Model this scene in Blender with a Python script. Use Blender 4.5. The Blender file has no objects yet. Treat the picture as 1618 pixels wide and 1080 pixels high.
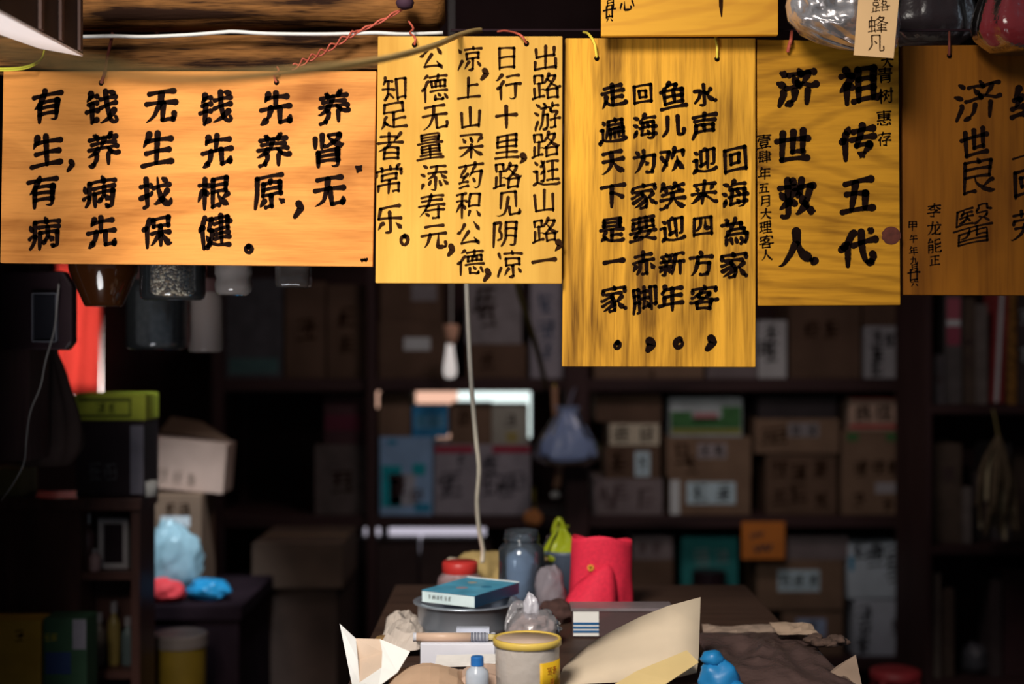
import bpy, bmesh, math, random
from mathutils import Vector, Matrix, noise
random.seed(11)
SC = bpy.context.scene
COL = SC.collection

# ------------------------------------------------------------------ camera, light, exposure
CZ = 1.40                      # lens height above the floor
F = 50.0 / 36.0 * 1618.0       # focal length in photo pixels
def P(px, py, d):
    """the point at distance d in front of the lens seen at photo pixel (px, py)"""
    return Vector(((px - 809.0) / F * d, d, CZ + (540.0 - py) / F * d))

cam_d = bpy.data.cameras.new('camera'); cam = bpy.data.objects.new('camera', cam_d); COL.objects.link(cam)
cam.location = (0, 0, CZ); cam.rotation_euler = (math.pi / 2, 0, 0)
cam_d.lens = 50; cam_d.sensor_width = 36; cam_d.clip_start = 0.05
cam_d.dof.use_dof = True; cam_d.dof.focus_distance = 2.24; cam_d.dof.aperture_fstop = 2.0; cam_d.dof.aperture_blades = 0
SC.camera = cam
SC.view_settings.view_transform = 'Standard'; SC.view_settings.look = 'None'
SC.view_settings.exposure = 0.0; SC.view_settings.gamma = 1.0; SC.view_settings.use_curve_mapping = False
SC.cycles.use_denoising = True; SC.cycles.sample_clamp_indirect = 4.0; SC.cycles.caustics_reflective = False; SC.cycles.caustics_refractive = False
SC.cycles.transparent_max_bounces = 16

W = bpy.data.worlds.new('street_sky'); SC.world = W; W.use_nodes = True
bg = W.node_tree.nodes['Background']; bg.inputs[0].default_value = (0.70, 0.84, 1.0, 1); bg.inputs[1].default_value = 0.15

def aim(o, tgt):
    o.rotation_euler = (Vector(tgt) - o.location).to_track_quat('-Z', 'Y').to_euler()
def area(name, loc, tgt, size, power, color, spread=180):
    l = bpy.data.lights.new(name, 'AREA'); l.shape = 'DISK'; l.size = size; l.energy = power; l.color = color; l.spread = math.radians(spread)
    o = bpy.data.objects.new(name, l); COL.objects.link(o); o.location = loc; aim(o, tgt); return o
# daylight falling in under the eave from the street, upper left of the viewer
area('daylight_under_eave', (-0.74, -0.1, 2.95), (-0.18, 2.4, 1.25), 0.9, 15.0, (1.0, 0.93, 0.84), 62)
# added fill lamp over the middle of the shop, brightens the back shelves
area('back_shelf_fill', (0.35, 3.35, 2.70), (0.25, 4.75, 0.95), 0.6, 5.0, (1.0, 0.84, 0.80), 120)
# added low fill for the hanging jars and crate flap, imitating ground bounce
area('low_front_fill', (-0.78, 0.85, 0.14), (-0.68, 2.05, 1.68), 0.8, 7.5, (0.97, 0.95, 0.96), 66)
# added spot brightening the pile right of the cabinet, its source unseen
sp = bpy.data.lights.new('pile_spot', 'SPOT'); sp.energy = 230; sp.color = (0.80, 0.92, 1.0); sp.spot_size = math.radians(17); sp.spot_blend = 0.6; sp.shadow_soft_size = 0.08
spo = bpy.data.objects.new('pile_spot', sp); COL.objects.link(spo); spo.location = (-0.55, 2.75, 2.62); aim(spo, (-0.86, 3.72, 0.92))

# ------------------------------------------------------------------ materials
def mat(name, c, rough=0.75, metal=0.0, var=0.18, scale=14.0, bump=0.0, spec=0.3, stretch=(1, 1, 1), c2=None, emit=None, trans=0.0):
    m = bpy.data.materials.new(name); m.use_nodes = True; nt = m.node_tree; b = nt.nodes['Principled BSDF']
    tc = nt.nodes.new('ShaderNodeTexCoord'); mp = nt.nodes.new('ShaderNodeMapping'); mp.inputs['Scale'].default_value = stretch
    nz = nt.nodes.new('ShaderNodeTexNoise'); nz.inputs['Scale'].default_value = scale; nz.inputs['Detail'].default_value = 5
    rp = nt.nodes.new('ShaderNodeValToRGB'); rp.color_ramp.elements[0].position = 0.3; rp.color_ramp.elements[1].position = 0.7
    lo = c2 if c2 else [x * (1 - var) for x in c]; hi = [min(x * (1 + var), 1) for x in c]
    rp.color_ramp.elements[0].color = (*lo, 1); rp.color_ramp.elements[1].color = (*(c if c2 else hi), 1)
    L = nt.links.new
    L(tc.outputs['Object'], mp.inputs['Vector']); L(mp.outputs[0], nz.inputs['Vector']); L(nz.outputs['Fac'], rp.inputs[0]); L(rp.outputs[0], b.inputs['Base Color'])
    b.inputs['Roughness'].default_value = rough; b.inputs['Metallic'].default_value = metal; b.inputs['Specular IOR Level'].default_value = spec
    if trans: b.inputs['Transmission Weight'].default_value = trans
    if bump:
        bp = nt.nodes.new('ShaderNodeBump'); bp.inputs['Strength'].default_value = bump; bp.inputs['Distance'].default_value = 0.004
        L(nz.outputs['Fac'], bp.inputs['Height']); L(bp.outputs[0], b.inputs['Normal'])
    if emit:
        b.inputs['Emission Color'].default_value = (*c, 1); b.inputs['Emission Strength'].default_value = emit
    return m

def wood(name, base, dark, axis, grain=30.0, blotch=3.5, rough=0.55, spec=0.25, seed=0.0, gamt=0.55, bamt=0.6, ring=None, bump=0.12):
    """sawn board: fine fibres along the axis, growth bands, and broad stains"""
    m = bpy.data.materials.new(name); m.use_nodes = True; nt = m.node_tree; b = nt.nodes['Principled BSDF']; L = nt.links.new; N = nt.nodes.new
    tc = N('ShaderNodeTexCoord')
    s = {'x': (0.07, 1, 1), 'z': (1, 1, 0.05)}[axis]
    mp = N('ShaderNodeMapping'); mp.inputs['Scale'].default_value = s; mp.inputs['Location'].default_value = (seed, seed * .7, seed * 1.3)
    L(tc.outputs['Object'], mp.inputs['Vector'])
    fine = N('ShaderNodeTexNoise'); fine.inputs['Scale'].default_value = grain * 9; fine.inputs['Detail'].default_value = 6; L(mp.outputs[0], fine.inputs['Vector'])
    band = N('ShaderNodeTexNoise'); band.inputs['Scale'].default_value = grain; band.inputs['Detail'].default_value = 3; band.inputs['Distortion'].default_value = 0.8; L(mp.outputs[0], band.inputs['Vector'])
    mp2 = N('ShaderNodeMapping'); mp2.inputs['Location'].default_value = (seed * 2, 0, seed); mp2.inputs['Scale'].default_value = {'x': (0.45, 1, 1), 'z': (1, 1, 0.35)}[axis]
    L(tc.outputs['Object'], mp2.inputs['Vector'])
    blo = N('ShaderNodeTexNoise'); blo.inputs['Scale'].default_value = blotch; blo.inputs['Detail'].default_value = 4; blo.inputs['Distortion'].default_value = 1.2; L(mp2.outputs[0], blo.inputs['Vector'])
    def rng(src, a, c, amt):
        r = N('ShaderNodeMapRange'); r.inputs['From Min'].default_value = a; r.inputs['From Max'].default_value = c
        r.inputs['To Min'].default_value = 0; r.inputs['To Max'].default_value = amt; L(src, r.inputs['Value']); return r.outputs[0]
    f1 = rng(fine.outputs['Fac'], 0.45, 0.75, gamt * 0.5); f2 = rng(band.outputs['Fac'], 0.48, 0.72, gamt); f3 = rng(blo.outputs['Fac'], 0.46, 0.74, bamt)
    a1 = N('ShaderNodeMath'); a1.operation = 'ADD'; L(f1, a1.inputs[0]); L(f2, a1.inputs[1])
    a2 = N('ShaderNodeMath'); a2.operation = 'ADD'; a2.use_clamp = True; L(a1.outputs[0], a2.inputs[0]); L(f3, a2.inputs[1])
    fac = a2.outputs[0]
    if ring:
        mp3 = N('ShaderNodeMapping'); mp3.inputs['Scale'].default_value = {'x': (0.22, 1, 1), 'z': (1, 1, 0.16)}[axis]; mp3.inputs['Location'].default_value = ring
        L(tc.outputs['Object'], mp3.inputs['Vector'])
        wv = N('ShaderNodeTexWave'); wv.wave_type = 'RINGS'; wv.rings_direction = 'Y'; wv.inputs['Scale'].default_value = 16; wv.inputs['Distortion'].default_value = 5; wv.inputs['Detail'].default_value = 3; wv.inputs['Detail Scale'].default_value = 1.2
        L(mp3.outputs[0], wv.inputs['Vector'])
        f4 = rng(wv.outputs['Fac'], 0.55, 1.0, 0.30); a3 = N('ShaderNodeMath'); a3.operation = 'ADD'; a3.use_clamp = True; L(fac, a3.inputs[0]); L(f4, a3.inputs[1]); fac = a3.outputs[0]
    mx = N('ShaderNodeMix'); mx.data_type = 'RGBA'; mx.inputs[6].default_value = (*base, 1); mx.inputs[7].default_value = (*dark, 1)
    L(fac, mx.inputs[0]); L(mx.outputs[2], b.inputs['Base Color'])
    b.inputs['Roughness'].default_value = rough; b.inputs['Specular IOR Level'].default_value = spec
    bp = N('ShaderNodeBump'); bp.inputs['Strength'].default_value = bump; bp.inputs['Distance'].default_value = 0.002; L(a1.outputs[0], bp.inputs['Height']); L(bp.outputs[0], b.inputs['Normal'])
    return m

def film(name, c, clear=0.55, rough=0.18, trl=0.5, wrinkle=0.5):
    """thin plastic film or cloth: part see-through, part scattering, with a sheen"""
    m = bpy.data.materials.new(name); m.use_nodes = True; nt = m.node_tree; N = nt.nodes.new; L = nt.links.new
    nt.nodes.remove(nt.nodes['Principled BSDF']); out = nt.nodes['Material Output']
    nz = N('ShaderNodeTexNoise'); nz.inputs['Scale'].default_value = 22; nz.inputs['Detail'].default_value = 4
    tc = N('ShaderNodeTexCoord'); L(tc.outputs['Object'], nz.inputs['Vector'])
    bp = N('ShaderNodeBump'); bp.inputs['Strength'].default_value = wrinkle; bp.inputs['Distance'].default_value = 0.01; L(nz.outputs['Fac'], bp.inputs['Height'])
    tr = N('ShaderNodeBsdfTransparent'); tr.inputs[0].default_value = (*[min(1, .5 + .5 * x) for x in c], 1)
    df = N('ShaderNodeBsdfDiffuse'); df.inputs[0].default_value = (*c, 1); L(bp.outputs[0], df.inputs['Normal'])
    tl = N('ShaderNodeBsdfTranslucent'); tl.inputs[0].default_value = (*c, 1)
    gl = N('ShaderNodeBsdfGlossy'); gl.inputs['Roughness'].default_value = rough; L(bp.outputs[0], gl.inputs['Normal'])
    fr = N('ShaderNodeFresnel'); fr.inputs[0].default_value = 1.45; L(bp.outputs[0], fr.inputs['Normal'])
    m1 = N('ShaderNodeMixShader'); m1.inputs[0].default_value = trl; L(df.outputs[0], m1.inputs[1]); L(tl.outputs[0], m1.inputs[2])
    m2 = N('ShaderNodeMixShader'); m2.inputs[0].default_value = clear; L(m1.outputs[0], m2.inputs[1]); L(tr.outputs[0], m2.inputs[2])
    m3 = N('ShaderNodeMixShader'); L(fr.outputs[0], m3.inputs[0]); L(m2.outputs[0], m3.inputs[1]); L(gl.outputs[0], m3.inputs[2])
    L(m3.outputs[0], out.inputs[0]); return m

def glow(name, c, s):
    m = bpy.data.materials.new(name); m.use_nodes = True; nt = m.node_tree; nt.nodes.remove(nt.nodes['Principled BSDF'])
    e = nt.nodes.new('ShaderNodeEmission'); e.inputs[0].default_value = (*c, 1); e.inputs[1].default_value = s
    nt.links.new(e.outputs[0], nt.nodes['Material Output'].inputs[0]); return m

INK = mat('ink', (0.010, 0.005, 0.004), 0.9, var=0.3, scale=60, spec=0.0)
INKB = mat('brown_ink', (0.030, 0.012, 0.005), 0.9, var=0.3, scale=60, spec=0.0)
REDINK = mat('red_ink', (0.30, 0.02, 0.02), 0.7)
CARD = mat('cardboard', (0.20, 0.125, 0.085), 0.9, var=0.16, scale=9, spec=0.1)
CARDD = mat('old_cardboard', (0.125, 0.075, 0.052), 0.9, var=0.2, scale=9, spec=0.1)
CARDG = mat('grey_cardboard', (0.20, 0.16, 0.165), 0.9, var=0.15, scale=9, spec=0.1)
CARDP = mat('pale_cardboard', (0.46, 0.31, 0.25), 0.9, var=0.12, scale=9, spec=0.1)
TAPE = mat('packing_tape', (0.30, 0.20, 0.12), 0.3, var=0.1)
LAB = mat('white_label', (0.62, 0.64, 0.66), 0.8, var=0.08)
LABB = mat('bluish_label', (0.52, 0.66, 0.74), 0.8, var=0.08)
CREAM = mat('cream_paper', (0.60, 0.52, 0.40), 0.8, var=0.1)
WHITEP = mat('white_paper', (0.88, 0.86, 0.82), 0.8, var=0.04, scale=20, bump=0.1)
KRAFT = mat('kraft_paper', (0.62, 0.41, 0.27), 0.8, var=0.09, scale=16, bump=0.15)
KRAFTP = mat('pale_kraft_paper', (0.72, 0.58, 0.42), 0.75, var=0.06, scale=12, bump=0.1)
DARKW = wood('dark_shelf_wood', (0.055, 0.026, 0.026), (0.022, 0.009, 0.010), 'x', rough=0.6)
DARKWZ = wood('dark_upright_wood', (0.060, 0.028, 0.028), (0.024, 0.010, 0.011), 'z', rough=0.6)
BLACKP = mat('black_plastic', (0.022, 0.010, 0.014), 0.4, var=0.2)
CLEARP = film('clear_film', (0.80, 0.78, 0.82), 0.62, 0.12)
GLASS = film('clear_glass', (0.80, 0.88, 0.95), 0.965, 0.05, 0.5, 0.05)
AMBER = film('amber_glass', (0.07, 0.022, 0.006), 0.5, 0.06, 0.3, 0.05)
RED = mat('red_plastic', (0.55, 0.035, 0.03), 0.4, var=0.1, spec=0.5)
STEEL = mat('steel', (0.52, 0.57, 0.66), 0.30, metal=0.7, var=0.06, scale=5)

# ------------------------------------------------------------------ helpers
def children_fix(o, parent):
    if parent is not None:
        o.parent = parent; o.matrix_parent_inverse = Matrix.Identity(4)
        o.location = o.location - parent_world(parent)
def parent_world(p):
    v = Vector(p.location)
    while p.parent: p = p.parent; v += p.location
    return v
def link(name, verts, faces, material, parent=None, smooth=False, origin=None):
    """one mesh object; the vertices come in world space, the origin goes to the base centre"""
    if origin is None:
        xs = [v[0] for v in verts]; ys = [v[1] for v in verts]; zs = [v[2] for v in verts]
        origin = Vector(((min(xs) + max(xs)) / 2, (min(ys) + max(ys)) / 2, min(zs)))
    me = bpy.data.meshes.new(name); me.from_pydata([Vector(v) - origin for v in verts], [], faces); me.validate()
    bm = bmesh.new(); bm.from_mesh(me); bmesh.ops.recalc_face_normals(bm, faces=bm.faces); bm.to_mesh(me); bm.free()
    for p in me.polygons: p.use_smooth = smooth
    me.materials.append(material)
    o = bpy.data.objects.new(name, me); COL.objects.link(o); o.location = origin
    children_fix(o, parent); return o
def thing(name, loc):
    o = bpy.data.objects.new(name, None); COL.objects.link(o); o.location = loc; o.empty_display_size = 0.05; return o
def tag(o, label, cat, group=None):
    o['label'] = label; o['category'] = cat
    if group: o['group'] = group
    return o
def struct(o): o['kind'] = 'structure'; return o

class MB:
    """gathers shapes into one mesh"""
    def __init__(s): s.v = []; s.f = []
    def add(s, v, f): n = len(s.v); s.v += [Vector(x) for x in v]; s.f += [[i + n for i in q] for q in f]; return s
    def box(s, x0, x1, y0, y1, z0, z1, bev=0.0, m=None):
        bm = bmesh.new(); bmesh.ops.create_cube(bm, size=1.0)
        for v in bm.verts: v.co = Vector(((x0 + x1) / 2 + v.co.x * (x1 - x0), (y0 + y1) / 2 + v.co.y * (y1 - y0), (z0 + z1) / 2 + v.co.z * (z1 - z0)))
        if bev: bmesh.ops.bevel(bm, geom=list(bm.edges), offset=bev, segments=2, profile=0.6, affect='EDGES')
        bm.verts.index_update()
        s.add([(m @ v.co if m else v.co) for v in bm.verts], [[v.index for v in f.verts] for f in bm.faces]); bm.free(); return s
    def hexa(s, lo, hi):
        """prism between two quads"""
        n = len(lo); s.add(list(lo) + list(hi), [list(range(n))[::-1], list(range(n, 2 * n))] + [[i, (i + 1) % n, n + (i + 1) % n, n + i] for i in range(n)]); return s
    def tube(s, pts, r, seg=8, smooth=True, caps=True):
        pts = spline(pts) if smooth and len(pts) > 2 else [Vector(p) for p in pts]
        n = len(pts); R = r if callable(r) else (lambda t: r)
        t0 = (pts[1] - pts[0]).normalized(); u = t0.orthogonal().normalized(); V = []; Fc = []
        for i, p in enumerate(pts):
            t = (pts[min(i + 1, n - 1)] - pts[max(i - 1, 0)]).normalized(); u = (u - t * u.dot(t)).normalized(); w = t.cross(u)
            for k in range(seg):
                a = 2 * math.pi * k / seg; V.append(p + (u * math.cos(a) + w * math.sin(a)) * R(i / (n - 1)))
        for i in range(n - 1):
            for k in range(seg): Fc.append([i * seg + k, i * seg + (k + 1) % seg, (i + 1) * seg + (k + 1) % seg, (i + 1) * seg + k])
        if caps: Fc += [list(range(seg))[::-1], list(range((n - 1) * seg, n * seg))]
        return s.add(V, Fc)
    def lathe(s, c, prof, seg=32, fn=None, sx=1.0, sy=1.0):
        """prof = list of (radius, height); fn(angle, i, t) scales the radius; zero radii close the ends"""
        c = Vector(c); V = []; rings = []; n = len(prof)
        for i, (r, z) in enumerate(prof):
            if r < 1e-6: rings.append([len(V)]); V.append(c + Vector((0, 0, z)))
            else:
                ids = []
                for k in range(seg):
                    a = 2 * math.pi * k / seg; rr = r * (fn(a, i, i / max(1, n - 1)) if fn else 1)
                    ids.append(len(V)); V.append(c + Vector((math.cos(a) * rr * sx, math.sin(a) * rr * sy, z)))
                rings.append(ids)
        Fc = []
        for a, b in zip(rings[:-1], rings[1:]):
            if len(a) == 1 and len(b) == 1: continue
            for k in range(seg):
                k2 = (k + 1) % seg
                if len(a) == 1: Fc.append([a[0], b[k2], b[k]])
                elif len(b) == 1: Fc.append([a[k], a[k2], b[0]])
                else: Fc.append([a[k], a[k2], b[k2], b[k]])
        return s.add(V, Fc)
    def build(s, name, material, parent=None, smooth=False, origin=None): return link(name, s.v, s.f, material, parent, smooth, origin)

def spline(pts, k=6):
    p = [Vector(q) for q in pts]; p = [2 * p[0] - p[1]] + p + [2 * p[-1] - p[-2]]; out = []
    for i in range(1, len(p) - 2):
        for j in range(k):
            t = j / k; a, b, c, d = p[i - 1], p[i], p[i + 1], p[i + 2]
            out.append(0.5 * (2 * b + (c - a) * t + (2 * a - 5 * b + 4 * c - d) * t * t + (3 * b - a - 3 * c + d) * t ** 3))
    out.append(p[-2]); return out

def solid(o, t=0.0008, off=0.0):
    m = o.modifiers.new('thickness', 'SOLIDIFY'); m.thickness = t; m.offset = off; return o
def subsurf(o, n=1):
    m = o.modifiers.new('smooth', 'SUBSURF'); m.levels = n; m.render_levels = n; return o
def sheet(name, rows, material, parent=None, t=0.0008, smooth=False, sub=0):
    """sheet of paper or cloth through a grid of points"""
    V = [p for r in rows for p in r]; w = len(rows[0])
    Fc = [[i * w + j, i * w + j + 1, (i + 1) * w + j + 1, (i + 1) * w + j] for i in range(len(rows) - 1) for j in range(w - 1)]
    o = link(name, V, Fc, material, parent, smooth)
    if sub: subsurf(o, sub)
    return solid(o, t)

# ------------------------------------------------------------------ brush writing
# strokes of each character as x, y, x, y ... on a 100 by 100 field
STROKES = {
    '养': [[15, 80, 85, 80], [73, 93, 69, 89], [20, 66, 81, 66], [51, 79, 43, 54], [28, 93, 32, 90], [11, 53, 62, 53, 73, 40, 86, 35, 92, 36], [36, 52, 35, 47, 31, 45, 31, 41, 29, 43, 12, 35, 6, 36], [31, 41, 35, 37, 34, 26, 26, 14], [32, 90, 35, 87, 35, 80], [64, 53, 88, 53], [70, 44, 64, 37, 64, 8], [69, 89, 65, 81], [14, 11, 20, 10, 26, 14]],
    '肾': [[47, 88, 79, 88], [79, 88, 77, 80, 65, 68, 68, 64], [47, 88, 48, 81, 60, 68, 81, 57, 89, 59], [11, 86, 11, 60], [37, 60, 43, 57, 49, 60, 59, 64, 61, 68], [19, 35, 73, 35], [19, 22, 73, 22], [19, 47, 19, 8], [19, 47, 72, 47], [72, 47, 73, 11, 70, 7, 60, 7, 56, 10], [29, 92, 29, 57]],
    '无': [[10, 59, 89, 59], [15, 88, 84, 88], [56, 16, 61, 14, 87, 15], [89, 29, 90, 22, 87, 15], [48, 87, 47, 60, 41, 44, 34, 29, 24, 20, 11, 13], [55, 59, 56, 16]],
    '先': [[11, 49, 88, 49], [24, 76, 81, 76], [62, 49, 63, 12], [63, 12, 66, 11, 87, 12], [36, 49, 32, 29, 24, 18], [49, 90, 49, 49], [24, 18, 15, 11, 10, 11], [28, 88, 24, 76, 19, 66], [89, 23, 87, 12]],
    '原': [[35, 57, 82, 57], [59, 41, 84, 43], [84, 71, 84, 43], [35, 72, 55, 73, 84, 71], [35, 72, 35, 43], [35, 43, 59, 40], [59, 40, 57, 11], [41, 12, 46, 10, 57, 11], [59, 81, 56, 80, 55, 73], [39, 30, 24, 15], [18, 89, 18, 51, 11, 11], [18, 89, 90, 89], [80, 26, 92, 14]],
    '钱': [[47, 69, 51, 68, 88, 72], [15, 62, 36, 62], [47, 47, 89, 55], [85, 37, 76, 28, 72, 27, 70, 21, 49, 11, 45, 12], [24, 62, 24, 16, 23, 12], [62, 90, 64, 52, 72, 19, 79, 11, 85, 8, 89, 10, 92, 13, 89, 21], [73, 88, 84, 84], [19, 80, 36, 80], [11, 43, 38, 43], [21, 90, 19, 80, 10, 70], [36, 20, 23, 12]],
    '根': [[47, 69, 82, 69], [10, 72, 36, 72], [86, 39, 72, 29], [47, 51, 82, 51], [82, 86, 82, 51], [47, 86, 82, 86], [47, 86, 47, 12], [47, 12, 65, 15], [23, 57, 30, 56, 35, 44], [63, 49, 64, 40, 73, 24, 88, 11], [24, 90, 24, 8], [23, 57, 19, 54, 8, 27]],
    '健': [[56, 84, 85, 84], [85, 84, 85, 56], [56, 56, 85, 56], [52, 71, 92, 71], [39, 21, 59, 11, 89, 10], [39, 21, 32, 14], [18, 63, 12, 61, 8, 51], [69, 90, 69, 19], [55, 44, 86, 44], [45, 84, 35, 56], [32, 84, 45, 84], [23, 92, 16, 64, 19, 8], [35, 56, 45, 55], [45, 55, 45, 48, 43, 32, 38, 28, 39, 23, 32, 14], [29, 40, 35, 30, 38, 28], [32, 14, 29, 10, 26, 10], [52, 31, 88, 31]],
    '生': [[8, 8, 90, 8], [20, 41, 81, 41], [21, 71, 86, 71], [49, 89, 49, 10], [26, 88, 21, 71, 19, 71, 11, 56]],
    '找': [[23, 89, 23, 14, 21, 10, 14, 8], [82, 53, 71, 36, 65, 32], [72, 86, 79, 80], [10, 40, 36, 47, 38, 52], [56, 90, 59, 57, 65, 28, 76, 13, 84, 11, 89, 15, 90, 24], [66, 27, 46, 14, 39, 14], [44, 63, 88, 68], [10, 71, 35, 71]],
    '保': [[30, 88, 21, 65, 22, 11], [62, 61, 62, 11], [35, 44, 57, 44, 63, 40, 68, 44, 88, 44], [63, 40, 69, 38, 81, 21, 88, 15, 92, 16], [41, 63, 62, 61], [41, 85, 41, 63], [41, 85, 84, 85], [84, 85, 84, 62], [62, 61, 84, 62], [63, 40, 60, 40, 39, 19, 35, 15, 31, 16], [21, 65, 12, 59]],
    '病': [[56, 92, 61, 80], [61, 80, 92, 80], [36, 64, 90, 64], [24, 80, 60, 80], [24, 80, 23, 32, 19, 20, 12, 11], [71, 12, 76, 8], [38, 48, 37, 8], [38, 48, 87, 48], [87, 48, 87, 11, 85, 8, 76, 8], [62, 64, 61, 37, 53, 27], [8, 36, 16, 40, 23, 40], [61, 37, 65, 36, 77, 23], [45, 23, 48, 22, 53, 27], [11, 71, 15, 60]],
    '有': [[12, 79, 89, 79], [29, 56, 30, 8], [36, 78, 29, 57, 14, 44], [31, 61, 79, 60], [79, 60, 78, 11, 73, 8, 61, 11], [30, 27, 78, 27], [30, 44, 78, 44], [43, 92, 40, 79]],
    '出': [[80, 81, 80, 55], [20, 55, 80, 55], [19, 81, 20, 55], [49, 90, 49, 14], [85, 41, 85, 8], [15, 40, 15, 14], [15, 14, 84, 14]],
    '路': [[7, 14, 39, 21], [53, 12, 84, 12], [52, 40, 53, 12], [27, 63, 27, 19], [80, 80, 77, 69, 66, 54, 51, 40, 44, 39, 39, 43, 27, 43], [60, 81, 80, 80], [37, 86, 38, 64], [12, 86, 37, 86], [12, 86, 12, 64], [60, 89, 55, 72, 52, 72, 46, 64, 27, 63, 12, 64], [85, 40, 84, 37], [55, 72, 66, 60, 66, 54, 87, 40, 93, 43], [53, 37, 84, 37], [84, 37, 84, 12], [12, 47, 13, 16]],
    '游': [[62, 72, 62, 65, 64, 63], [70, 90, 69, 78], [69, 78, 90, 78], [63, 37, 92, 37], [29, 76, 56, 76, 62, 72], [38, 74, 36, 37, 32, 24, 26, 11], [64, 63, 68, 61, 86, 60, 85, 55, 77, 47, 77, 11], [63, 11, 69, 7, 77, 11], [10, 63, 20, 57], [37, 92, 41, 88], [20, 36, 12, 14, 12, 7], [14, 89, 23, 82], [38, 11, 40, 8, 49, 11], [41, 88, 44, 85, 44, 76], [38, 54, 53, 54], [53, 54, 53, 20, 49, 11]],
    '逛': [[57, 85, 88, 85], [22, 19, 10, 12], [22, 19, 43, 11, 55, 10, 88, 11, 94, 14], [46, 56, 43, 55, 34, 45], [60, 57, 87, 57], [56, 27, 90, 27], [35, 24, 43, 24], [43, 81, 47, 65, 47, 35, 43, 24], [48, 87, 43, 81], [13, 86, 21, 78], [73, 85, 73, 27], [36, 89, 43, 81], [43, 76, 36, 71], [22, 54, 22, 19], [10, 55, 22, 54]],
    '山': [[85, 71, 85, 8], [14, 71, 15, 15], [15, 15, 84, 15], [49, 90, 49, 16]],
    '一': [[8, 49, 90, 49]],
    '日': [[19, 15, 80, 15], [19, 53, 80, 53], [19, 90, 19, 8], [19, 90, 80, 89], [80, 89, 80, 10]],
    '行': [[34, 69, 26, 60, 23, 52, 24, 8], [44, 57, 92, 57], [77, 57, 76, 12, 71, 8, 61, 8, 56, 12], [48, 85, 88, 85], [29, 90, 13, 73, 8, 73], [23, 52, 14, 47]],
    '十': [[49, 90, 49, 8], [11, 54, 89, 54]],
    '里': [[8, 11, 90, 11], [15, 31, 86, 31], [51, 89, 51, 11], [19, 70, 81, 70], [19, 70, 20, 51], [20, 51, 81, 51], [81, 89, 81, 51], [19, 89, 81, 89], [19, 89, 19, 70]],
    '见': [[89, 28, 90, 20, 88, 14], [77, 89, 78, 40], [22, 89, 77, 89], [22, 89, 21, 40], [55, 40, 55, 18, 57, 14], [57, 14, 61, 12, 84, 12, 88, 14], [48, 72, 46, 43, 41, 31, 35, 21, 23, 15, 14, 12, 6, 13]],
    '阴': [[11, 92, 11, 8], [11, 92, 32, 92, 35, 89, 28, 64, 35, 53, 36, 39, 32, 35, 24, 34], [88, 89, 88, 12, 84, 10, 77, 10, 72, 12], [52, 89, 88, 89], [52, 89, 51, 36, 47, 22, 40, 11], [53, 66, 88, 66], [52, 43, 88, 41]],
    '凉': [[47, 34, 43, 31, 32, 14], [35, 80, 88, 80], [48, 8, 55, 7, 61, 10], [62, 43, 61, 10], [40, 44, 62, 43], [40, 64, 40, 44], [40, 64, 81, 64], [81, 64, 82, 45], [62, 44, 82, 45], [61, 89, 63, 80], [23, 40, 12, 16, 12, 12], [14, 82, 21, 68], [80, 31, 87, 19]],
    '上': [[46, 57, 84, 57], [46, 88, 46, 11], [8, 11, 90, 11]],
    '采': [[85, 77, 80, 76, 71, 59], [13, 85, 38, 85, 77, 89, 84, 88], [49, 54, 49, 45, 47, 44, 49, 40, 49, 10], [56, 41, 69, 28, 88, 15], [47, 44, 21, 20, 12, 15, 7, 15], [43, 77, 46, 74], [18, 72, 20, 72, 28, 60], [11, 46, 43, 46, 53, 44, 56, 41, 56, 46, 88, 46], [46, 74, 51, 64]],
    '药': [[87, 60, 84, 13, 80, 8, 76, 7, 69, 7, 64, 11], [55, 59, 87, 60], [14, 49, 27, 48], [66, 90, 66, 77, 60, 71, 57, 61, 46, 47], [40, 57, 27, 47, 16, 30], [32, 90, 32, 77], [10, 29, 38, 32], [11, 84, 89, 84], [11, 12, 40, 16], [61, 40, 66, 29], [26, 69, 15, 55, 14, 49]],
    '积': [[27, 64, 43, 63], [27, 86, 27, 64], [10, 84, 27, 86], [26, 53, 20, 49, 8, 27], [80, 31, 90, 11], [26, 53, 32, 52, 40, 43, 40, 38], [57, 31, 51, 15], [27, 63, 27, 8], [27, 86, 38, 89], [10, 63, 27, 63], [52, 63, 53, 48], [53, 48, 86, 48], [87, 84, 86, 48], [52, 85, 87, 84], [52, 85, 52, 63]],
    '公': [[63, 89, 84, 61], [47, 60, 24, 26, 22, 18], [31, 84, 24, 71, 13, 57], [6, 55, 13, 57], [22, 18, 76, 21], [68, 36, 74, 27, 76, 22, 80, 20, 84, 12]],
    '德': [[36, 84, 90, 84], [36, 39, 92, 39], [84, 27, 90, 14], [32, 71, 28, 69, 21, 52, 22, 8], [77, 16, 76, 11], [55, 70, 55, 52], [63, 90, 61, 71], [61, 71, 87, 70], [87, 70, 87, 52], [41, 52, 87, 52], [40, 70, 41, 52], [40, 70, 61, 71], [62, 31, 64, 27, 68, 24], [28, 90, 18, 80], [52, 11, 72, 8, 76, 11], [51, 26, 52, 11], [21, 52, 13, 46], [71, 70, 71, 52]],
    '量': [[19, 41, 80, 41], [8, 61, 90, 61], [16, 21, 84, 21], [49, 51, 49, 10], [7, 10, 92, 10], [21, 80, 78, 80], [19, 41, 20, 31], [20, 31, 80, 32], [80, 52, 80, 32], [20, 52, 80, 52], [20, 52, 19, 41], [22, 90, 76, 90, 78, 88, 78, 80], [22, 90, 21, 71], [21, 71, 77, 71], [78, 80, 77, 71]],
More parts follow.
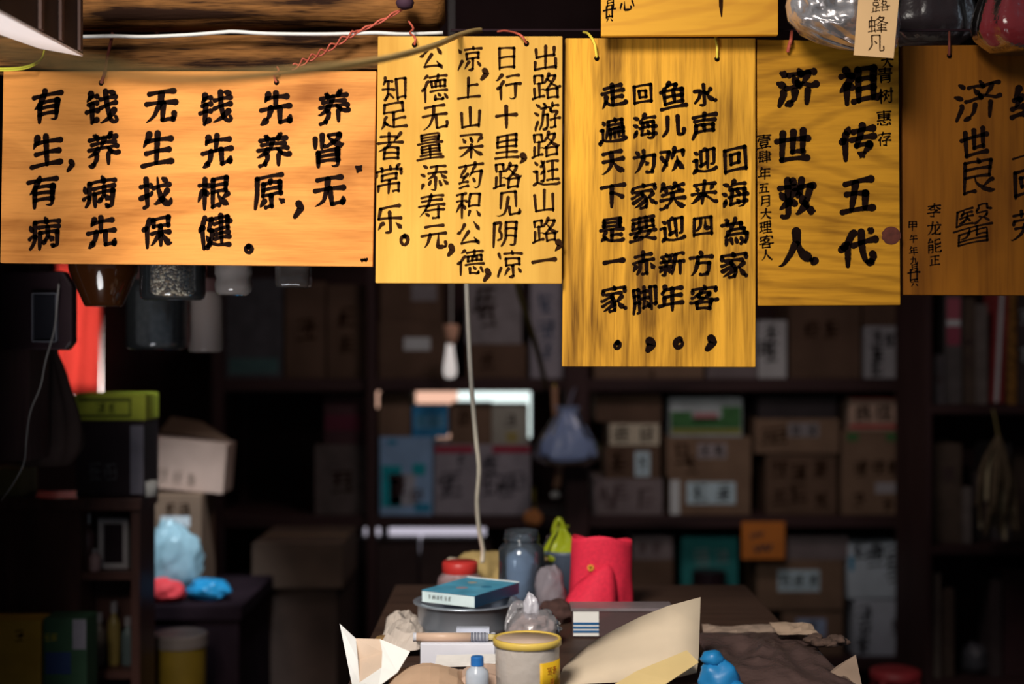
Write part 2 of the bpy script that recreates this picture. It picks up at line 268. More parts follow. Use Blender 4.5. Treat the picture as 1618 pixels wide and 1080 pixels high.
    '添': [[79, 39, 92, 21], [31, 65, 89, 65], [36, 85, 86, 85], [71, 65, 77, 53, 89, 44], [18, 26, 12, 13], [57, 85, 54, 66], [10, 63, 20, 57], [49, 65, 47, 57, 43, 52, 31, 43], [55, 48, 55, 12, 53, 8, 41, 11], [14, 89, 23, 84], [41, 38, 37, 27], [68, 36, 72, 21]],
    '寿': [[11, 53, 36, 53], [72, 45, 72, 11], [57, 10, 64, 7, 72, 11], [16, 82, 46, 82], [19, 69, 81, 69], [39, 54, 90, 53], [32, 40, 37, 37, 88, 37], [46, 82, 39, 55, 36, 53, 32, 40, 12, 20], [48, 82, 85, 82], [47, 89, 48, 82], [35, 28, 44, 21]],
    '元': [[10, 60, 89, 60], [35, 60, 31, 36, 23, 21, 18, 18], [61, 60, 63, 15, 68, 13, 88, 14], [89, 30, 90, 21, 88, 14], [19, 88, 80, 88]],
    '知': [[12, 52, 51, 52], [89, 81, 89, 12], [61, 82, 89, 81], [61, 82, 61, 11], [21, 92, 20, 79, 14, 69], [20, 79, 47, 78], [61, 19, 89, 19], [32, 78, 30, 37, 36, 36, 47, 22], [30, 37, 27, 29], [24, 23, 20, 19], [27, 28, 24, 24]],
    '足': [[51, 62, 49, 15], [51, 62, 80, 63], [80, 88, 80, 63], [20, 88, 80, 88], [20, 88, 20, 63], [20, 63, 51, 62], [29, 51, 24, 46, 23, 35, 30, 27], [23, 32, 30, 27], [23, 32, 19, 23, 10, 12], [51, 40, 84, 40], [30, 27, 40, 18, 52, 14, 88, 12], [24, 32, 30, 27], [24, 32, 30, 27]],
    '者': [[45, 90, 45, 61], [39, 45, 77, 44], [77, 44, 78, 11], [32, 28, 78, 28], [31, 43, 32, 11], [49, 59, 47, 53, 40, 49, 39, 45, 11, 36], [32, 11, 78, 11], [19, 79, 69, 79, 73, 76], [86, 88, 65, 68, 63, 61], [11, 60, 90, 60]],
    '常': [[12, 76, 12, 62], [12, 76, 51, 77, 86, 76], [86, 76, 87, 62], [19, 34, 19, 13], [19, 34, 80, 34], [80, 34, 79, 12], [65, 13, 79, 12], [72, 84, 72, 76], [51, 47, 51, 8], [28, 48, 51, 47], [28, 63, 28, 48], [28, 63, 71, 63], [71, 63, 71, 48], [51, 47, 71, 48], [51, 90, 51, 77], [26, 86, 26, 76], [21, 89, 26, 86], [81, 92, 77, 89, 72, 84]],
    '乐': [[52, 71, 52, 14, 49, 10, 36, 11], [29, 37, 24, 36, 13, 19], [16, 53, 87, 52], [21, 84, 16, 53], [21, 84, 80, 89], [72, 36, 86, 21]],
    '回': [[88, 90, 88, 8], [11, 90, 88, 90], [11, 90, 11, 8], [11, 14, 88, 14], [34, 37, 64, 37, 65, 40], [32, 68, 34, 37], [32, 68, 65, 68], [65, 68, 65, 40]],
    '海': [[61, 32, 64, 29, 64, 22], [39, 21, 88, 21], [44, 64, 39, 21], [44, 64, 84, 63], [84, 63, 80, 14, 76, 8, 64, 8, 61, 11], [19, 27, 12, 12], [10, 60, 20, 54], [60, 63, 60, 57, 66, 51, 66, 44], [32, 44, 92, 44], [22, 37, 20, 30], [44, 80, 88, 80], [51, 93, 46, 90, 44, 80], [39, 76, 35, 66], [15, 88, 27, 82]],
    '為': [[34, 82, 32, 74], [70, 29, 73, 21], [55, 90, 51, 74], [38, 27, 41, 12], [81, 56, 80, 39], [41, 57, 81, 56], [46, 73, 41, 57, 34, 51], [29, 40, 88, 39], [88, 39, 88, 20, 84, 10], [24, 27, 18, 10], [71, 8, 84, 10], [73, 74, 72, 57], [14, 74, 73, 74], [34, 51, 29, 40, 18, 34], [54, 28, 57, 16], [23, 92, 28, 92, 34, 82]],
    '家': [[10, 31, 14, 31, 23, 35, 44, 45], [46, 65, 43, 59, 44, 55], [12, 81, 12, 69], [12, 81, 48, 82], [8, 48, 14, 47, 37, 56, 41, 57, 44, 55], [35, 10, 43, 7, 51, 11], [77, 54, 64, 43, 53, 40], [44, 55, 52, 44, 55, 32, 55, 20, 51, 11], [23, 65, 73, 65], [64, 43, 72, 28, 84, 15], [84, 15, 89, 14], [53, 34, 29, 20, 12, 14], [47, 89, 51, 81], [51, 81, 85, 81], [85, 81, 86, 69]],
    '水': [[86, 22, 93, 22], [56, 56, 62, 53, 66, 55], [12, 65, 32, 65, 35, 63, 26, 37, 11, 20], [48, 60, 48, 14, 45, 10, 37, 10, 32, 12], [48, 60, 56, 56], [48, 89, 49, 63, 56, 56], [77, 66, 66, 55], [56, 56, 61, 52, 70, 36, 86, 22]],
    '声': [[19, 68, 86, 68], [82, 53, 84, 28], [52, 53, 82, 53], [52, 90, 52, 68], [21, 32, 84, 32], [14, 84, 89, 84], [51, 53, 52, 32], [22, 53, 51, 53], [22, 53, 21, 34, 13, 12]],
    '迎': [[21, 20, 35, 13, 52, 8, 76, 8, 88, 10, 94, 14], [21, 56, 21, 20], [8, 56, 21, 56], [16, 18, 10, 11, 10, 6], [39, 81, 39, 36], [55, 89, 39, 81], [15, 84, 24, 77], [39, 36, 36, 32], [39, 36, 55, 39, 59, 43], [64, 84, 64, 21], [64, 84, 87, 84], [87, 84, 87, 35, 85, 32, 77, 32], [16, 18, 21, 20]],
    '来': [[57, 39, 85, 15, 94, 15], [49, 44, 49, 10], [49, 44, 57, 39], [49, 89, 49, 47, 57, 39], [36, 34, 15, 16, 7, 15], [45, 45, 36, 34], [45, 45, 57, 39], [15, 79, 85, 79], [76, 69, 70, 56], [21, 70, 26, 68, 30, 56], [11, 47, 44, 47, 57, 39], [57, 39, 54, 46, 55, 47, 89, 47]],
    '四': [[8, 89, 8, 11], [8, 89, 89, 89], [89, 89, 90, 11], [37, 89, 37, 65, 35, 53, 29, 44, 20, 36], [10, 18, 90, 18], [61, 89, 62, 45, 65, 43, 81, 43, 85, 46]],
    '方': [[48, 90, 53, 84, 52, 74], [49, 12, 54, 8, 66, 8, 71, 11], [79, 51, 76, 20, 71, 11], [38, 52, 79, 51], [39, 73, 38, 52], [12, 73, 88, 73], [37, 52, 30, 28, 20, 14, 12, 11]],
    '客': [[38, 68, 68, 66, 69, 64, 65, 59], [36, 57, 47, 47, 53, 47, 57, 44, 76, 37, 88, 35, 94, 37], [12, 81, 52, 81], [12, 81, 12, 71], [45, 76, 39, 73, 38, 68], [27, 36, 27, 11], [38, 68, 32, 63], [32, 63, 36, 57], [29, 62, 36, 57], [11, 55, 16, 54, 29, 62], [76, 37, 72, 30, 72, 11], [27, 31, 72, 30], [86, 81, 87, 71], [53, 81, 86, 81], [48, 90, 53, 81], [6, 36, 12, 34, 26, 36, 45, 45, 46, 48], [27, 11, 72, 11], [65, 59, 55, 52, 54, 46]],
    '鱼': [[41, 93, 36, 89, 34, 84, 23, 74], [20, 45, 81, 45], [51, 63, 51, 26], [34, 84, 63, 81], [63, 81, 56, 65], [23, 74, 19, 68, 20, 24], [20, 24, 81, 24], [81, 64, 81, 24], [10, 63, 18, 65, 21, 64, 81, 64], [8, 8, 92, 8]],
    '儿': [[65, 88, 68, 14, 71, 12, 87, 12], [90, 31, 90, 20, 87, 12], [30, 88, 28, 39, 23, 26, 14, 15]],
    '欢': [[56, 89, 55, 77, 48, 57], [65, 63, 65, 43, 69, 40, 76, 24, 85, 14], [39, 79, 35, 57, 31, 47, 28, 45], [11, 79, 39, 79], [55, 77, 86, 76], [86, 76, 85, 61], [66, 41, 63, 40, 55, 23, 43, 11], [15, 61, 24, 47, 28, 45, 28, 39, 31, 35, 27, 37, 10, 18]],
    '笑': [[29, 80, 32, 68], [11, 38, 90, 38], [56, 79, 89, 80], [60, 90, 59, 81, 48, 69], [22, 92, 21, 81, 10, 68], [19, 80, 46, 80], [71, 80, 73, 69], [7, 11, 14, 8, 26, 14], [19, 55, 84, 61], [54, 37, 57, 28, 70, 16, 85, 10, 93, 11], [51, 57, 49, 40, 44, 30, 37, 21, 27, 14]],
    '新': [[8, 41, 47, 41], [59, 82, 85, 88, 89, 87], [59, 82, 57, 31, 52, 13], [15, 31, 8, 19], [8, 59, 48, 59], [59, 57, 92, 57], [16, 73, 19, 69, 18, 59], [10, 81, 47, 81], [27, 90, 29, 81], [28, 57, 28, 12, 27, 10, 18, 12], [39, 73, 36, 59], [38, 32, 40, 31, 45, 22], [80, 57, 80, 8]],
    '年': [[8, 31, 89, 31], [55, 79, 55, 8], [19, 70, 28, 79, 85, 79], [26, 56, 84, 56], [26, 56, 26, 31], [30, 90, 28, 81, 19, 70]],
    '为': [[46, 66, 44, 52, 37, 36, 29, 23, 13, 11], [23, 88, 29, 81], [47, 90, 47, 68], [47, 68, 87, 66], [87, 66, 86, 30, 80, 11], [60, 12, 64, 8, 77, 8, 80, 11], [14, 68, 46, 66], [55, 48, 65, 36]],
    '要': [[23, 24, 27, 27, 45, 21, 47, 19, 57, 20, 84, 11, 89, 11], [10, 90, 89, 90], [41, 51, 45, 52], [41, 51, 38, 41], [7, 11, 18, 10, 35, 12, 44, 15, 46, 20], [71, 39, 69, 34, 60, 23, 59, 19], [61, 90, 61, 55], [8, 40, 92, 40], [37, 90, 37, 56, 41, 51], [32, 39, 27, 27], [15, 55, 61, 55], [15, 76, 15, 55], [15, 76, 85, 76], [85, 76, 85, 55], [61, 55, 85, 55]],
    '赤': [[20, 79, 79, 79], [78, 44, 89, 24], [12, 57, 49, 59], [49, 90, 51, 57], [51, 57, 88, 57], [21, 44, 11, 24], [47, 11, 51, 8, 62, 11], [63, 57, 62, 11], [39, 57, 37, 31, 32, 21, 27, 14]],
    '脚': [[14, 41, 30, 41], [43, 76, 62, 76], [40, 53, 64, 53], [31, 88, 31, 12, 29, 8, 24, 8], [14, 88, 31, 88], [14, 88, 14, 41, 10, 8], [52, 92, 52, 54, 43, 20], [43, 20, 63, 23], [59, 38, 63, 23], [73, 86, 73, 8], [73, 86, 90, 86], [90, 86, 90, 27], [81, 27, 85, 24, 90, 27], [14, 64, 30, 64], [63, 23, 64, 19]],
    '走': [[11, 60, 88, 60], [24, 31, 39, 16, 52, 12, 88, 10, 94, 14], [26, 46, 24, 31, 10, 10], [49, 37, 81, 37], [20, 79, 81, 79], [49, 89, 49, 13]],
    '遍': [[86, 55, 86, 24, 85, 22, 80, 23], [45, 55, 86, 55], [45, 55, 45, 22], [11, 57, 21, 57], [21, 57, 21, 22, 32, 15, 51, 11, 76, 11, 87, 11, 94, 15], [13, 16, 10, 12, 10, 8], [72, 54, 72, 24], [38, 80, 62, 81], [38, 80, 38, 57, 32, 28], [18, 84, 23, 76], [61, 89, 64, 81], [64, 81, 85, 81], [85, 81, 84, 66], [38, 68, 84, 66], [59, 54, 59, 24], [45, 39, 86, 39], [21, 21, 13, 16]],
    '天': [[48, 87, 48, 56, 51, 53, 48, 53, 45, 51, 40, 37, 28, 23, 13, 14, 7, 15], [51, 53, 63, 31, 73, 21, 88, 14, 88, 12], [12, 56, 47, 56, 51, 53, 51, 56, 88, 56], [14, 87, 84, 87]],
    '下': [[47, 88, 47, 12], [8, 88, 90, 88], [47, 64, 55, 63, 84, 47]],
    '是': [[27, 24, 18, 20, 13, 14], [30, 43, 27, 39, 24, 35, 24, 29, 27, 24], [51, 32, 84, 32], [27, 24, 43, 15, 52, 13, 88, 12, 94, 15], [11, 51, 89, 51], [51, 49, 51, 14], [21, 76, 78, 76], [21, 89, 21, 76], [21, 89, 79, 88], [79, 88, 77, 63], [21, 63, 77, 63], [21, 76, 21, 63]],
    '祖': [[39, 12, 92, 12], [24, 49, 10, 40, 8, 37], [24, 49, 31, 48, 36, 44], [11, 73, 36, 73], [36, 73, 35, 68, 28, 57, 24, 48, 24, 8], [51, 61, 82, 61], [51, 37, 82, 37], [51, 85, 51, 12], [51, 85, 84, 85], [84, 85, 84, 12], [24, 87, 28, 84, 27, 74]],
    '传': [[60, 89, 60, 80, 56, 78, 55, 63, 52, 60, 48, 44], [48, 44, 80, 43], [21, 64, 13, 59], [35, 61, 90, 61], [80, 43, 79, 37, 66, 23], [40, 79, 86, 79], [30, 89, 27, 81], [53, 26, 64, 20, 68, 15], [23, 76, 21, 64, 21, 10]],
    '五': [[8, 14, 90, 14], [44, 84, 34, 14], [15, 85, 84, 85], [72, 55, 70, 14], [20, 55, 72, 55]],
    '代': [[76, 88, 79, 85], [38, 59, 89, 64], [14, 57, 8, 52], [57, 88, 60, 62, 64, 37, 71, 20, 77, 14], [38, 90, 34, 88, 26, 73, 23, 65, 24, 11], [23, 65, 19, 63, 14, 57], [89, 29, 92, 24, 87, 12], [77, 14, 80, 12, 87, 12]],
    '济': [[76, 78, 74, 71, 64, 56], [76, 40, 76, 10], [15, 86, 24, 81], [35, 79, 61, 79], [29, 48, 37, 47, 57, 54], [54, 62, 57, 54], [21, 39, 22, 35, 12, 12], [47, 39, 45, 23, 36, 13], [28, 11, 36, 13], [8, 61, 20, 55], [54, 62, 60, 56, 64, 56, 76, 51, 85, 48, 94, 51], [62, 79, 89, 79], [57, 89, 62, 79], [45, 78, 47, 71, 54, 62]],
    '世': [[8, 64, 90, 64], [76, 87, 76, 32], [49, 32, 76, 32], [48, 88, 49, 32], [23, 12, 88, 11], [23, 86, 23, 12]],
    '救': [[61, 59, 69, 37, 74, 36], [73, 27, 57, 12, 53, 10, 48, 11], [31, 41, 37, 40, 45, 35], [64, 72, 90, 72], [51, 63, 46, 62, 37, 51, 31, 48], [31, 41, 10, 27], [85, 71, 80, 48, 77, 38, 73, 34, 73, 27], [30, 89, 30, 14, 28, 8, 19, 8, 15, 11], [10, 73, 49, 73], [73, 27, 86, 13, 92, 12], [13, 61, 19, 53], [65, 90, 61, 59, 56, 57, 54, 52], [39, 89, 43, 89, 47, 84]],
    '人': [[84, 14, 88, 11, 92, 12], [48, 64, 53, 61, 57, 45, 65, 31, 84, 14], [48, 89, 48, 64, 45, 62, 37, 37, 21, 16, 12, 11, 7, 11]],
    '大': [[49, 60, 62, 36, 72, 21, 88, 11, 93, 12], [11, 63, 47, 63, 49, 60, 52, 63, 88, 63], [49, 90, 48, 63, 49, 60, 46, 56, 40, 39, 29, 22, 12, 11]],
    '青': [[24, 23, 76, 23], [24, 36, 76, 36], [10, 60, 89, 60], [16, 85, 84, 85], [24, 48, 24, 8], [24, 48, 76, 48], [76, 48, 76, 11, 70, 7, 63, 7, 57, 11], [20, 73, 80, 73], [49, 90, 49, 61]],
    '树': [[20, 57, 20, 8], [11, 70, 29, 70], [56, 79, 53, 54, 49, 49, 51, 39, 54, 37, 57, 28], [40, 79, 56, 79], [20, 57, 27, 55, 31, 44, 31, 41], [20, 90, 20, 57], [51, 39, 37, 15], [84, 90, 84, 12, 81, 10, 71, 8, 68, 12], [66, 53, 73, 41], [19, 48, 14, 46, 8, 30, 8, 24], [65, 69, 92, 69], [39, 63, 45, 52, 49, 49]],
    '惠': [[30, 23, 32, 10], [65, 45, 73, 43], [16, 23, 13, 15], [81, 24, 88, 12], [70, 51, 70, 46, 73, 43], [12, 37, 74, 37, 73, 43, 88, 34], [49, 90, 49, 38], [19, 62, 81, 62], [11, 86, 88, 86], [32, 10, 38, 7, 65, 7, 71, 11, 72, 15], [44, 29, 54, 24], [19, 51, 49, 51], [19, 73, 19, 51], [19, 73, 81, 73], [81, 73, 80, 51], [49, 51, 80, 51]],
    '存': [[46, 60, 84, 61], [27, 59, 22, 48, 23, 8], [41, 89, 39, 79, 36, 78, 34, 70], [22, 48, 14, 44], [46, 11, 51, 8, 63, 8], [79, 60, 78, 55, 68, 47, 64, 43, 63, 8], [12, 78, 36, 78], [38, 35, 92, 35], [39, 79, 89, 78]],
    '壹': [[49, 90, 49, 72], [8, 85, 89, 85], [34, 23, 32, 16, 37, 7], [37, 7, 63, 7], [65, 23, 63, 7], [8, 7, 36, 8], [16, 72, 82, 72], [64, 8, 92, 7], [23, 49, 76, 49], [12, 61, 11, 51], [12, 61, 86, 61], [86, 61, 88, 51], [22, 24, 34, 23], [23, 38, 22, 24], [23, 38, 76, 37], [76, 37, 74, 23], [34, 23, 74, 23]],
    '肆': [[16, 86, 16, 44], [16, 86, 40, 87], [47, 68, 92, 68], [47, 24, 89, 24], [16, 57, 37, 57], [14, 16, 37, 20], [51, 39, 86, 39], [7, 44, 40, 44], [16, 72, 37, 72], [66, 92, 66, 8], [22, 43, 12, 16], [51, 84, 85, 82], [85, 82, 85, 53], [51, 53, 85, 53], [30, 32, 35, 31, 37, 21, 43, 14]],
    '月': [[29, 40, 24, 26, 18, 15], [86, 90, 86, 14, 82, 10, 66, 10], [31, 90, 86, 90], [31, 90, 30, 40], [30, 40, 86, 40], [31, 65, 86, 65]],
    '理': [[11, 56, 31, 56], [65, 87, 65, 13], [44, 32, 88, 32], [44, 69, 86, 69], [36, 12, 92, 12], [21, 84, 21, 27], [10, 85, 32, 85], [8, 21, 32, 28], [85, 87, 86, 69], [44, 86, 85, 87], [44, 86, 44, 51], [44, 51, 86, 51], [86, 69, 86, 51]],
    '良': [[18, 12, 43, 16], [81, 37, 77, 37, 60, 23], [19, 46, 73, 47], [73, 80, 73, 47], [48, 81, 73, 80], [45, 89, 48, 81], [41, 46, 45, 35, 54, 26, 59, 24, 61, 20, 81, 11, 88, 12], [19, 81, 47, 81], [19, 81, 18, 12], [19, 64, 73, 64]],
    '醫': [[21, 61, 28, 63], [53, 53, 57, 53, 66, 59], [19, 12, 81, 12], [43, 37, 38, 29, 29, 27, 24, 27], [61, 90, 61, 84, 56, 79], [61, 90, 79, 90], [79, 90, 80, 80], [80, 80, 89, 79], [60, 29, 81, 27], [14, 90, 26, 90, 27, 88, 27, 90, 47, 90], [14, 90, 14, 55], [14, 55, 48, 55], [27, 88, 27, 84, 23, 79], [7, 45, 92, 45], [56, 79, 55, 77, 56, 72, 80, 72, 81, 71, 79, 66], [43, 45, 43, 37], [20, 37, 19, 12], [20, 37, 80, 37, 81, 35, 81, 12], [24, 81, 45, 81], [19, 20, 81, 20], [74, 60, 85, 53], [62, 64, 68, 61, 66, 59, 74, 60, 79, 66], [21, 72, 32, 72, 35, 70, 36, 72, 47, 72], [59, 45, 60, 29], [35, 70, 41, 63], [35, 70, 28, 63], [35, 81, 35, 70]],
    '李': [[40, 79, 39, 73, 36, 71], [57, 79, 60, 73, 71, 64, 87, 56, 93, 57], [11, 80, 89, 80], [49, 89, 49, 59], [65, 48, 63, 44, 49, 36, 48, 10], [30, 12, 36, 8, 48, 10], [11, 31, 89, 31], [36, 71, 12, 55, 6, 56], [27, 51, 72, 49]],
    '龙': [[55, 21, 56, 14, 63, 11, 87, 11], [90, 19, 87, 11], [56, 23, 41, 15], [56, 66, 56, 23], [38, 65, 35, 46, 29, 32, 23, 21, 11, 12], [11, 66, 38, 65], [64, 88, 72, 81], [81, 54, 66, 35, 56, 29], [38, 66, 89, 66], [40, 89, 38, 66], [36, 14, 41, 15]],
    '能': [[57, 45, 59, 11], [90, 19, 88, 12], [57, 89, 57, 60, 60, 55, 86, 55], [89, 64, 86, 55], [57, 76, 81, 82, 86, 81], [14, 56, 13, 8], [14, 56, 40, 55], [40, 55, 40, 13, 39, 8, 31, 8], [13, 28, 40, 28], [13, 43, 40, 43], [27, 93, 22, 90, 12, 71], [12, 71, 40, 73], [36, 84, 44, 70], [57, 30, 85, 39], [59, 11, 65, 8, 81, 8, 86, 8, 88, 12]],
    '正': [[53, 52, 84, 52], [12, 86, 87, 86], [52, 86, 52, 13], [8, 13, 90, 13], [22, 60, 22, 13]],
    '甲': [[14, 41, 85, 41], [15, 92, 14, 36], [15, 92, 84, 92], [84, 92, 85, 36], [14, 65, 85, 65], [49, 90, 49, 8]],
    '午': [[28, 90, 24, 78, 13, 61], [10, 46, 89, 46], [24, 78, 81, 78], [49, 77, 49, 8]],
    '九': [[88, 27, 92, 22, 88, 13], [66, 65, 69, 13, 72, 11, 88, 13], [13, 65, 66, 65], [39, 89, 39, 68, 34, 38, 24, 21, 11, 12]],
    '廿': [[8, 66, 89, 66], [71, 90, 71, 10], [29, 18, 71, 18], [28, 90, 28, 8]],
    '六': [[32, 45, 26, 30, 12, 11], [65, 46, 88, 11], [43, 92, 46, 89], [46, 89, 52, 77], [10, 65, 89, 65]],
    '露': [[84, 30, 81, 26, 81, 12], [64, 57, 56, 48, 51, 45], [80, 52, 76, 44], [61, 53, 80, 52], [60, 62, 77, 62], [15, 89, 81, 89], [47, 89, 48, 62], [27, 28, 39, 28, 43, 30, 54, 29, 64, 36, 65, 38, 86, 29, 92, 31], [86, 79, 86, 69], [11, 79, 86, 79], [11, 79, 11, 69], [55, 12, 81, 12], [56, 48, 65, 38], [54, 29, 55, 26], [13, 30, 13, 12], [60, 71, 76, 71], [76, 44, 71, 37], [27, 38, 39, 39], [39, 53, 39, 39], [14, 53, 39, 53], [14, 53, 14, 40], [14, 40, 27, 38], [8, 11, 27, 13], [20, 62, 37, 62], [27, 38, 27, 14], [27, 14, 43, 14], [55, 26, 55, 12], [55, 26, 81, 26], [21, 71, 37, 71]],
    '蜂': [[51, 32, 84, 32], [48, 45, 85, 45], [11, 44, 11, 39], [35, 32, 39, 14], [23, 89, 23, 19], [23, 19, 37, 20], [54, 77, 63, 65, 79, 56, 88, 53, 94, 55], [65, 52, 65, 10], [59, 82, 79, 81, 79, 77, 69, 64, 70, 62, 64, 63, 49, 54, 37, 53], [8, 15, 23, 19], [45, 21, 88, 21], [37, 70, 36, 44], [11, 45, 36, 44], [11, 72, 11, 45], [11, 72, 36, 72, 37, 70, 45, 70, 51, 76, 54, 77, 55, 81, 59, 82, 60, 89]],
    '凡': [[88, 35, 90, 21, 88, 15], [68, 88, 69, 16, 73, 14, 88, 15], [28, 88, 68, 88], [28, 88, 27, 44, 22, 30, 15, 18], [39, 63, 51, 51]],
    '红': [[46, 79, 88, 79], [8, 34, 37, 37], [45, 12, 90, 12], [68, 79, 68, 13], [34, 61, 28, 56, 15, 35], [8, 12, 37, 18], [12, 56, 28, 56], [27, 86, 12, 56]],
    '劳': [[68, 90, 68, 74], [46, 52, 43, 32, 37, 22, 23, 12, 12, 8, 8, 11], [32, 90, 32, 73], [11, 81, 89, 81], [19, 40, 80, 40], [80, 40, 77, 12, 72, 8, 59, 8, 54, 12], [86, 63, 87, 53], [13, 63, 86, 63], [13, 63, 12, 53]],
    '心': [[16, 56, 10, 27, 11, 23], [32, 64, 35, 14, 39, 11, 64, 11, 69, 13], [72, 28, 72, 19, 69, 13], [80, 59, 89, 29], [39, 87, 51, 79]],
    '枣': [[79, 69, 80, 55], [20, 69, 79, 69], [20, 69, 19, 53], [12, 81, 88, 81], [6, 40, 18, 40, 49, 59], [49, 59, 56, 56, 66, 48, 82, 40, 93, 40], [49, 89, 49, 47], [24, 21, 73, 11], [35, 37, 69, 29]],
    '丹': [[39, 77, 44, 77, 57, 63], [56, 12, 60, 11, 71, 11, 77, 14], [77, 89, 77, 14], [24, 89, 77, 89], [24, 89, 23, 39, 14, 18], [11, 51, 92, 51]],
    '参': [[69, 51, 84, 39, 88, 37, 94, 38], [24, 27, 32, 24, 65, 37], [44, 74, 40, 61], [21, 74, 44, 74, 72, 77], [19, 11, 26, 8, 45, 12, 78, 27], [64, 59, 69, 51], [10, 60, 89, 60], [27, 40, 32, 39, 57, 48], [66, 85, 72, 77, 79, 76, 82, 72], [24, 45, 11, 37], [35, 59, 31, 51, 24, 45], [39, 87, 30, 81, 28, 76]],
    '黄': [[8, 10, 14, 8, 35, 16, 40, 16], [35, 90, 35, 68], [65, 90, 65, 68], [49, 66, 49, 27], [21, 39, 79, 39], [10, 66, 89, 66], [16, 82, 84, 82], [63, 18, 86, 8, 93, 10], [79, 53, 79, 39], [20, 53, 79, 53], [20, 53, 21, 26], [21, 26, 78, 26], [79, 39, 78, 26]],
    '芪': [[10, 81, 88, 81], [32, 90, 32, 73], [21, 39, 86, 39], [20, 61, 79, 65], [20, 61, 20, 12], [20, 12, 28, 11, 51, 15], [65, 90, 65, 74], [54, 63, 56, 44, 61, 29, 68, 18, 77, 10], [80, 8, 85, 8], [89, 19, 88, 12, 86, 8]],
    '当': [[81, 86, 72, 68], [49, 90, 49, 57], [81, 56, 81, 12], [18, 56, 81, 56], [16, 12, 81, 12], [21, 35, 81, 35], [14, 88, 19, 86, 28, 70]],
    '归': [[47, 16, 86, 16], [52, 51, 86, 51], [13, 79, 13, 39], [48, 82, 86, 81], [86, 81, 86, 11], [32, 90, 31, 35, 28, 24, 21, 14]],
    '三': [[15, 85, 85, 85], [8, 14, 90, 14], [21, 51, 77, 51]],
    '七': [[87, 26, 84, 13], [7, 52, 92, 64], [37, 88, 37, 20, 40, 13], [40, 13, 44, 11, 79, 11, 84, 13]],
    '佳': [[37, 57, 88, 57], [63, 90, 63, 57], [63, 46, 63, 12], [20, 63, 14, 61, 8, 53], [34, 12, 92, 12], [41, 79, 84, 79], [39, 36, 86, 36], [29, 89, 20, 65, 21, 8]],
    '酒': [[53, 86, 53, 55, 47, 45], [34, 86, 92, 86], [23, 40, 23, 36], [37, 44, 47, 45], [10, 63, 16, 60], [69, 86, 69, 49, 71, 47, 87, 47], [14, 89, 23, 84], [37, 31, 87, 31], [37, 13, 87, 13], [88, 65, 87, 13], [36, 66, 88, 65], [36, 66, 36, 8], [21, 32, 12, 12]],
    '菌': [[11, 85, 89, 85], [27, 43, 46, 43, 51, 40, 55, 43, 72, 43], [30, 54, 68, 57], [65, 90, 65, 77], [32, 90, 32, 77], [16, 12, 84, 12], [51, 40, 28, 23, 26, 23], [16, 68, 16, 12], [16, 68, 84, 68], [84, 68, 84, 12], [49, 55, 49, 21], [51, 40, 61, 32]],
    '干': [[8, 55, 90, 55], [49, 88, 49, 11], [14, 88, 86, 88]],
    '花': [[10, 81, 88, 81], [23, 46, 15, 41], [34, 90, 34, 73], [55, 40, 69, 45], [65, 90, 65, 73], [84, 55, 76, 49], [31, 63, 23, 46, 24, 8], [55, 63, 56, 12, 61, 10, 86, 11, 89, 14, 90, 23], [40, 32, 54, 36]],
    '蜜': [[11, 52, 15, 51, 35, 57, 39, 56, 43, 54, 64, 54, 69, 55, 73, 62], [71, 69, 79, 66], [62, 70, 43, 60, 40, 56], [49, 43, 49, 12], [13, 11, 77, 14], [86, 84, 86, 76], [12, 84, 51, 85, 86, 84], [12, 84, 11, 76], [34, 70, 35, 57], [21, 69, 15, 60], [73, 19, 77, 14, 84, 12], [79, 66, 86, 60], [41, 84, 41, 80, 46, 76], [48, 89, 51, 85], [71, 27, 71, 21, 66, 21], [71, 27, 79, 28], [77, 43, 79, 28], [21, 41, 77, 43], [21, 41, 22, 27], [22, 27, 71, 27]],
    '茶': [[29, 28, 15, 14, 8, 14], [11, 81, 88, 81], [68, 89, 68, 72], [21, 39, 77, 39], [71, 26, 84, 14], [49, 52, 48, 11, 44, 8, 37, 10], [73, 53, 87, 47, 93, 48], [51, 70, 23, 51, 12, 46, 7, 47], [51, 70, 71, 55], [31, 89, 31, 72]],
    '草': [[11, 84, 89, 84], [10, 23, 89, 23], [65, 92, 65, 77], [49, 39, 49, 8], [21, 40, 49, 39], [21, 69, 21, 40], [21, 69, 77, 69], [77, 69, 78, 40], [49, 39, 78, 40], [32, 90, 32, 77], [21, 54, 78, 54]],
    '麻': [[38, 47, 34, 44, 24, 26], [73, 69, 73, 8], [60, 56, 73, 54, 88, 56], [47, 44, 52, 38, 52, 32], [38, 55, 39, 8], [85, 32, 89, 26, 89, 21], [24, 56, 38, 55], [55, 79, 88, 79], [51, 89, 55, 79], [39, 69, 39, 56], [39, 56, 51, 56], [15, 79, 15, 36, 8, 13, 11, 8], [15, 79, 54, 79], [74, 48, 68, 45, 56, 26], [74, 48, 79, 47, 80, 41], [38, 47, 44, 47, 47, 44]],
}
GLYPHS = {c: [[((s[k] - 50) / 90, (s[k + 1] - 50) / 90) for k in range(0, len(s), 2)] for s in st] for c, st in STROKES.items()}
GLYPHS['.'] = [[(-0.08, 0.06), (0.10, -0.06)]]
GLYPHS[','] = [[(0.02, 0.18), (0.10, 0.02), (-0.10, -0.22)]]
GLYPHS['o'] = [[(0.16 * math.cos(a * .7), 0.16 * math.sin(a * .7)) for a in range(2, 12)]]
GLYPHS['~'] = [[(-.3, .1), (-.2, -.15), (-.1, .15), (0, -.1), (.1, .15), (.2, -.12), (.32, .1)]]

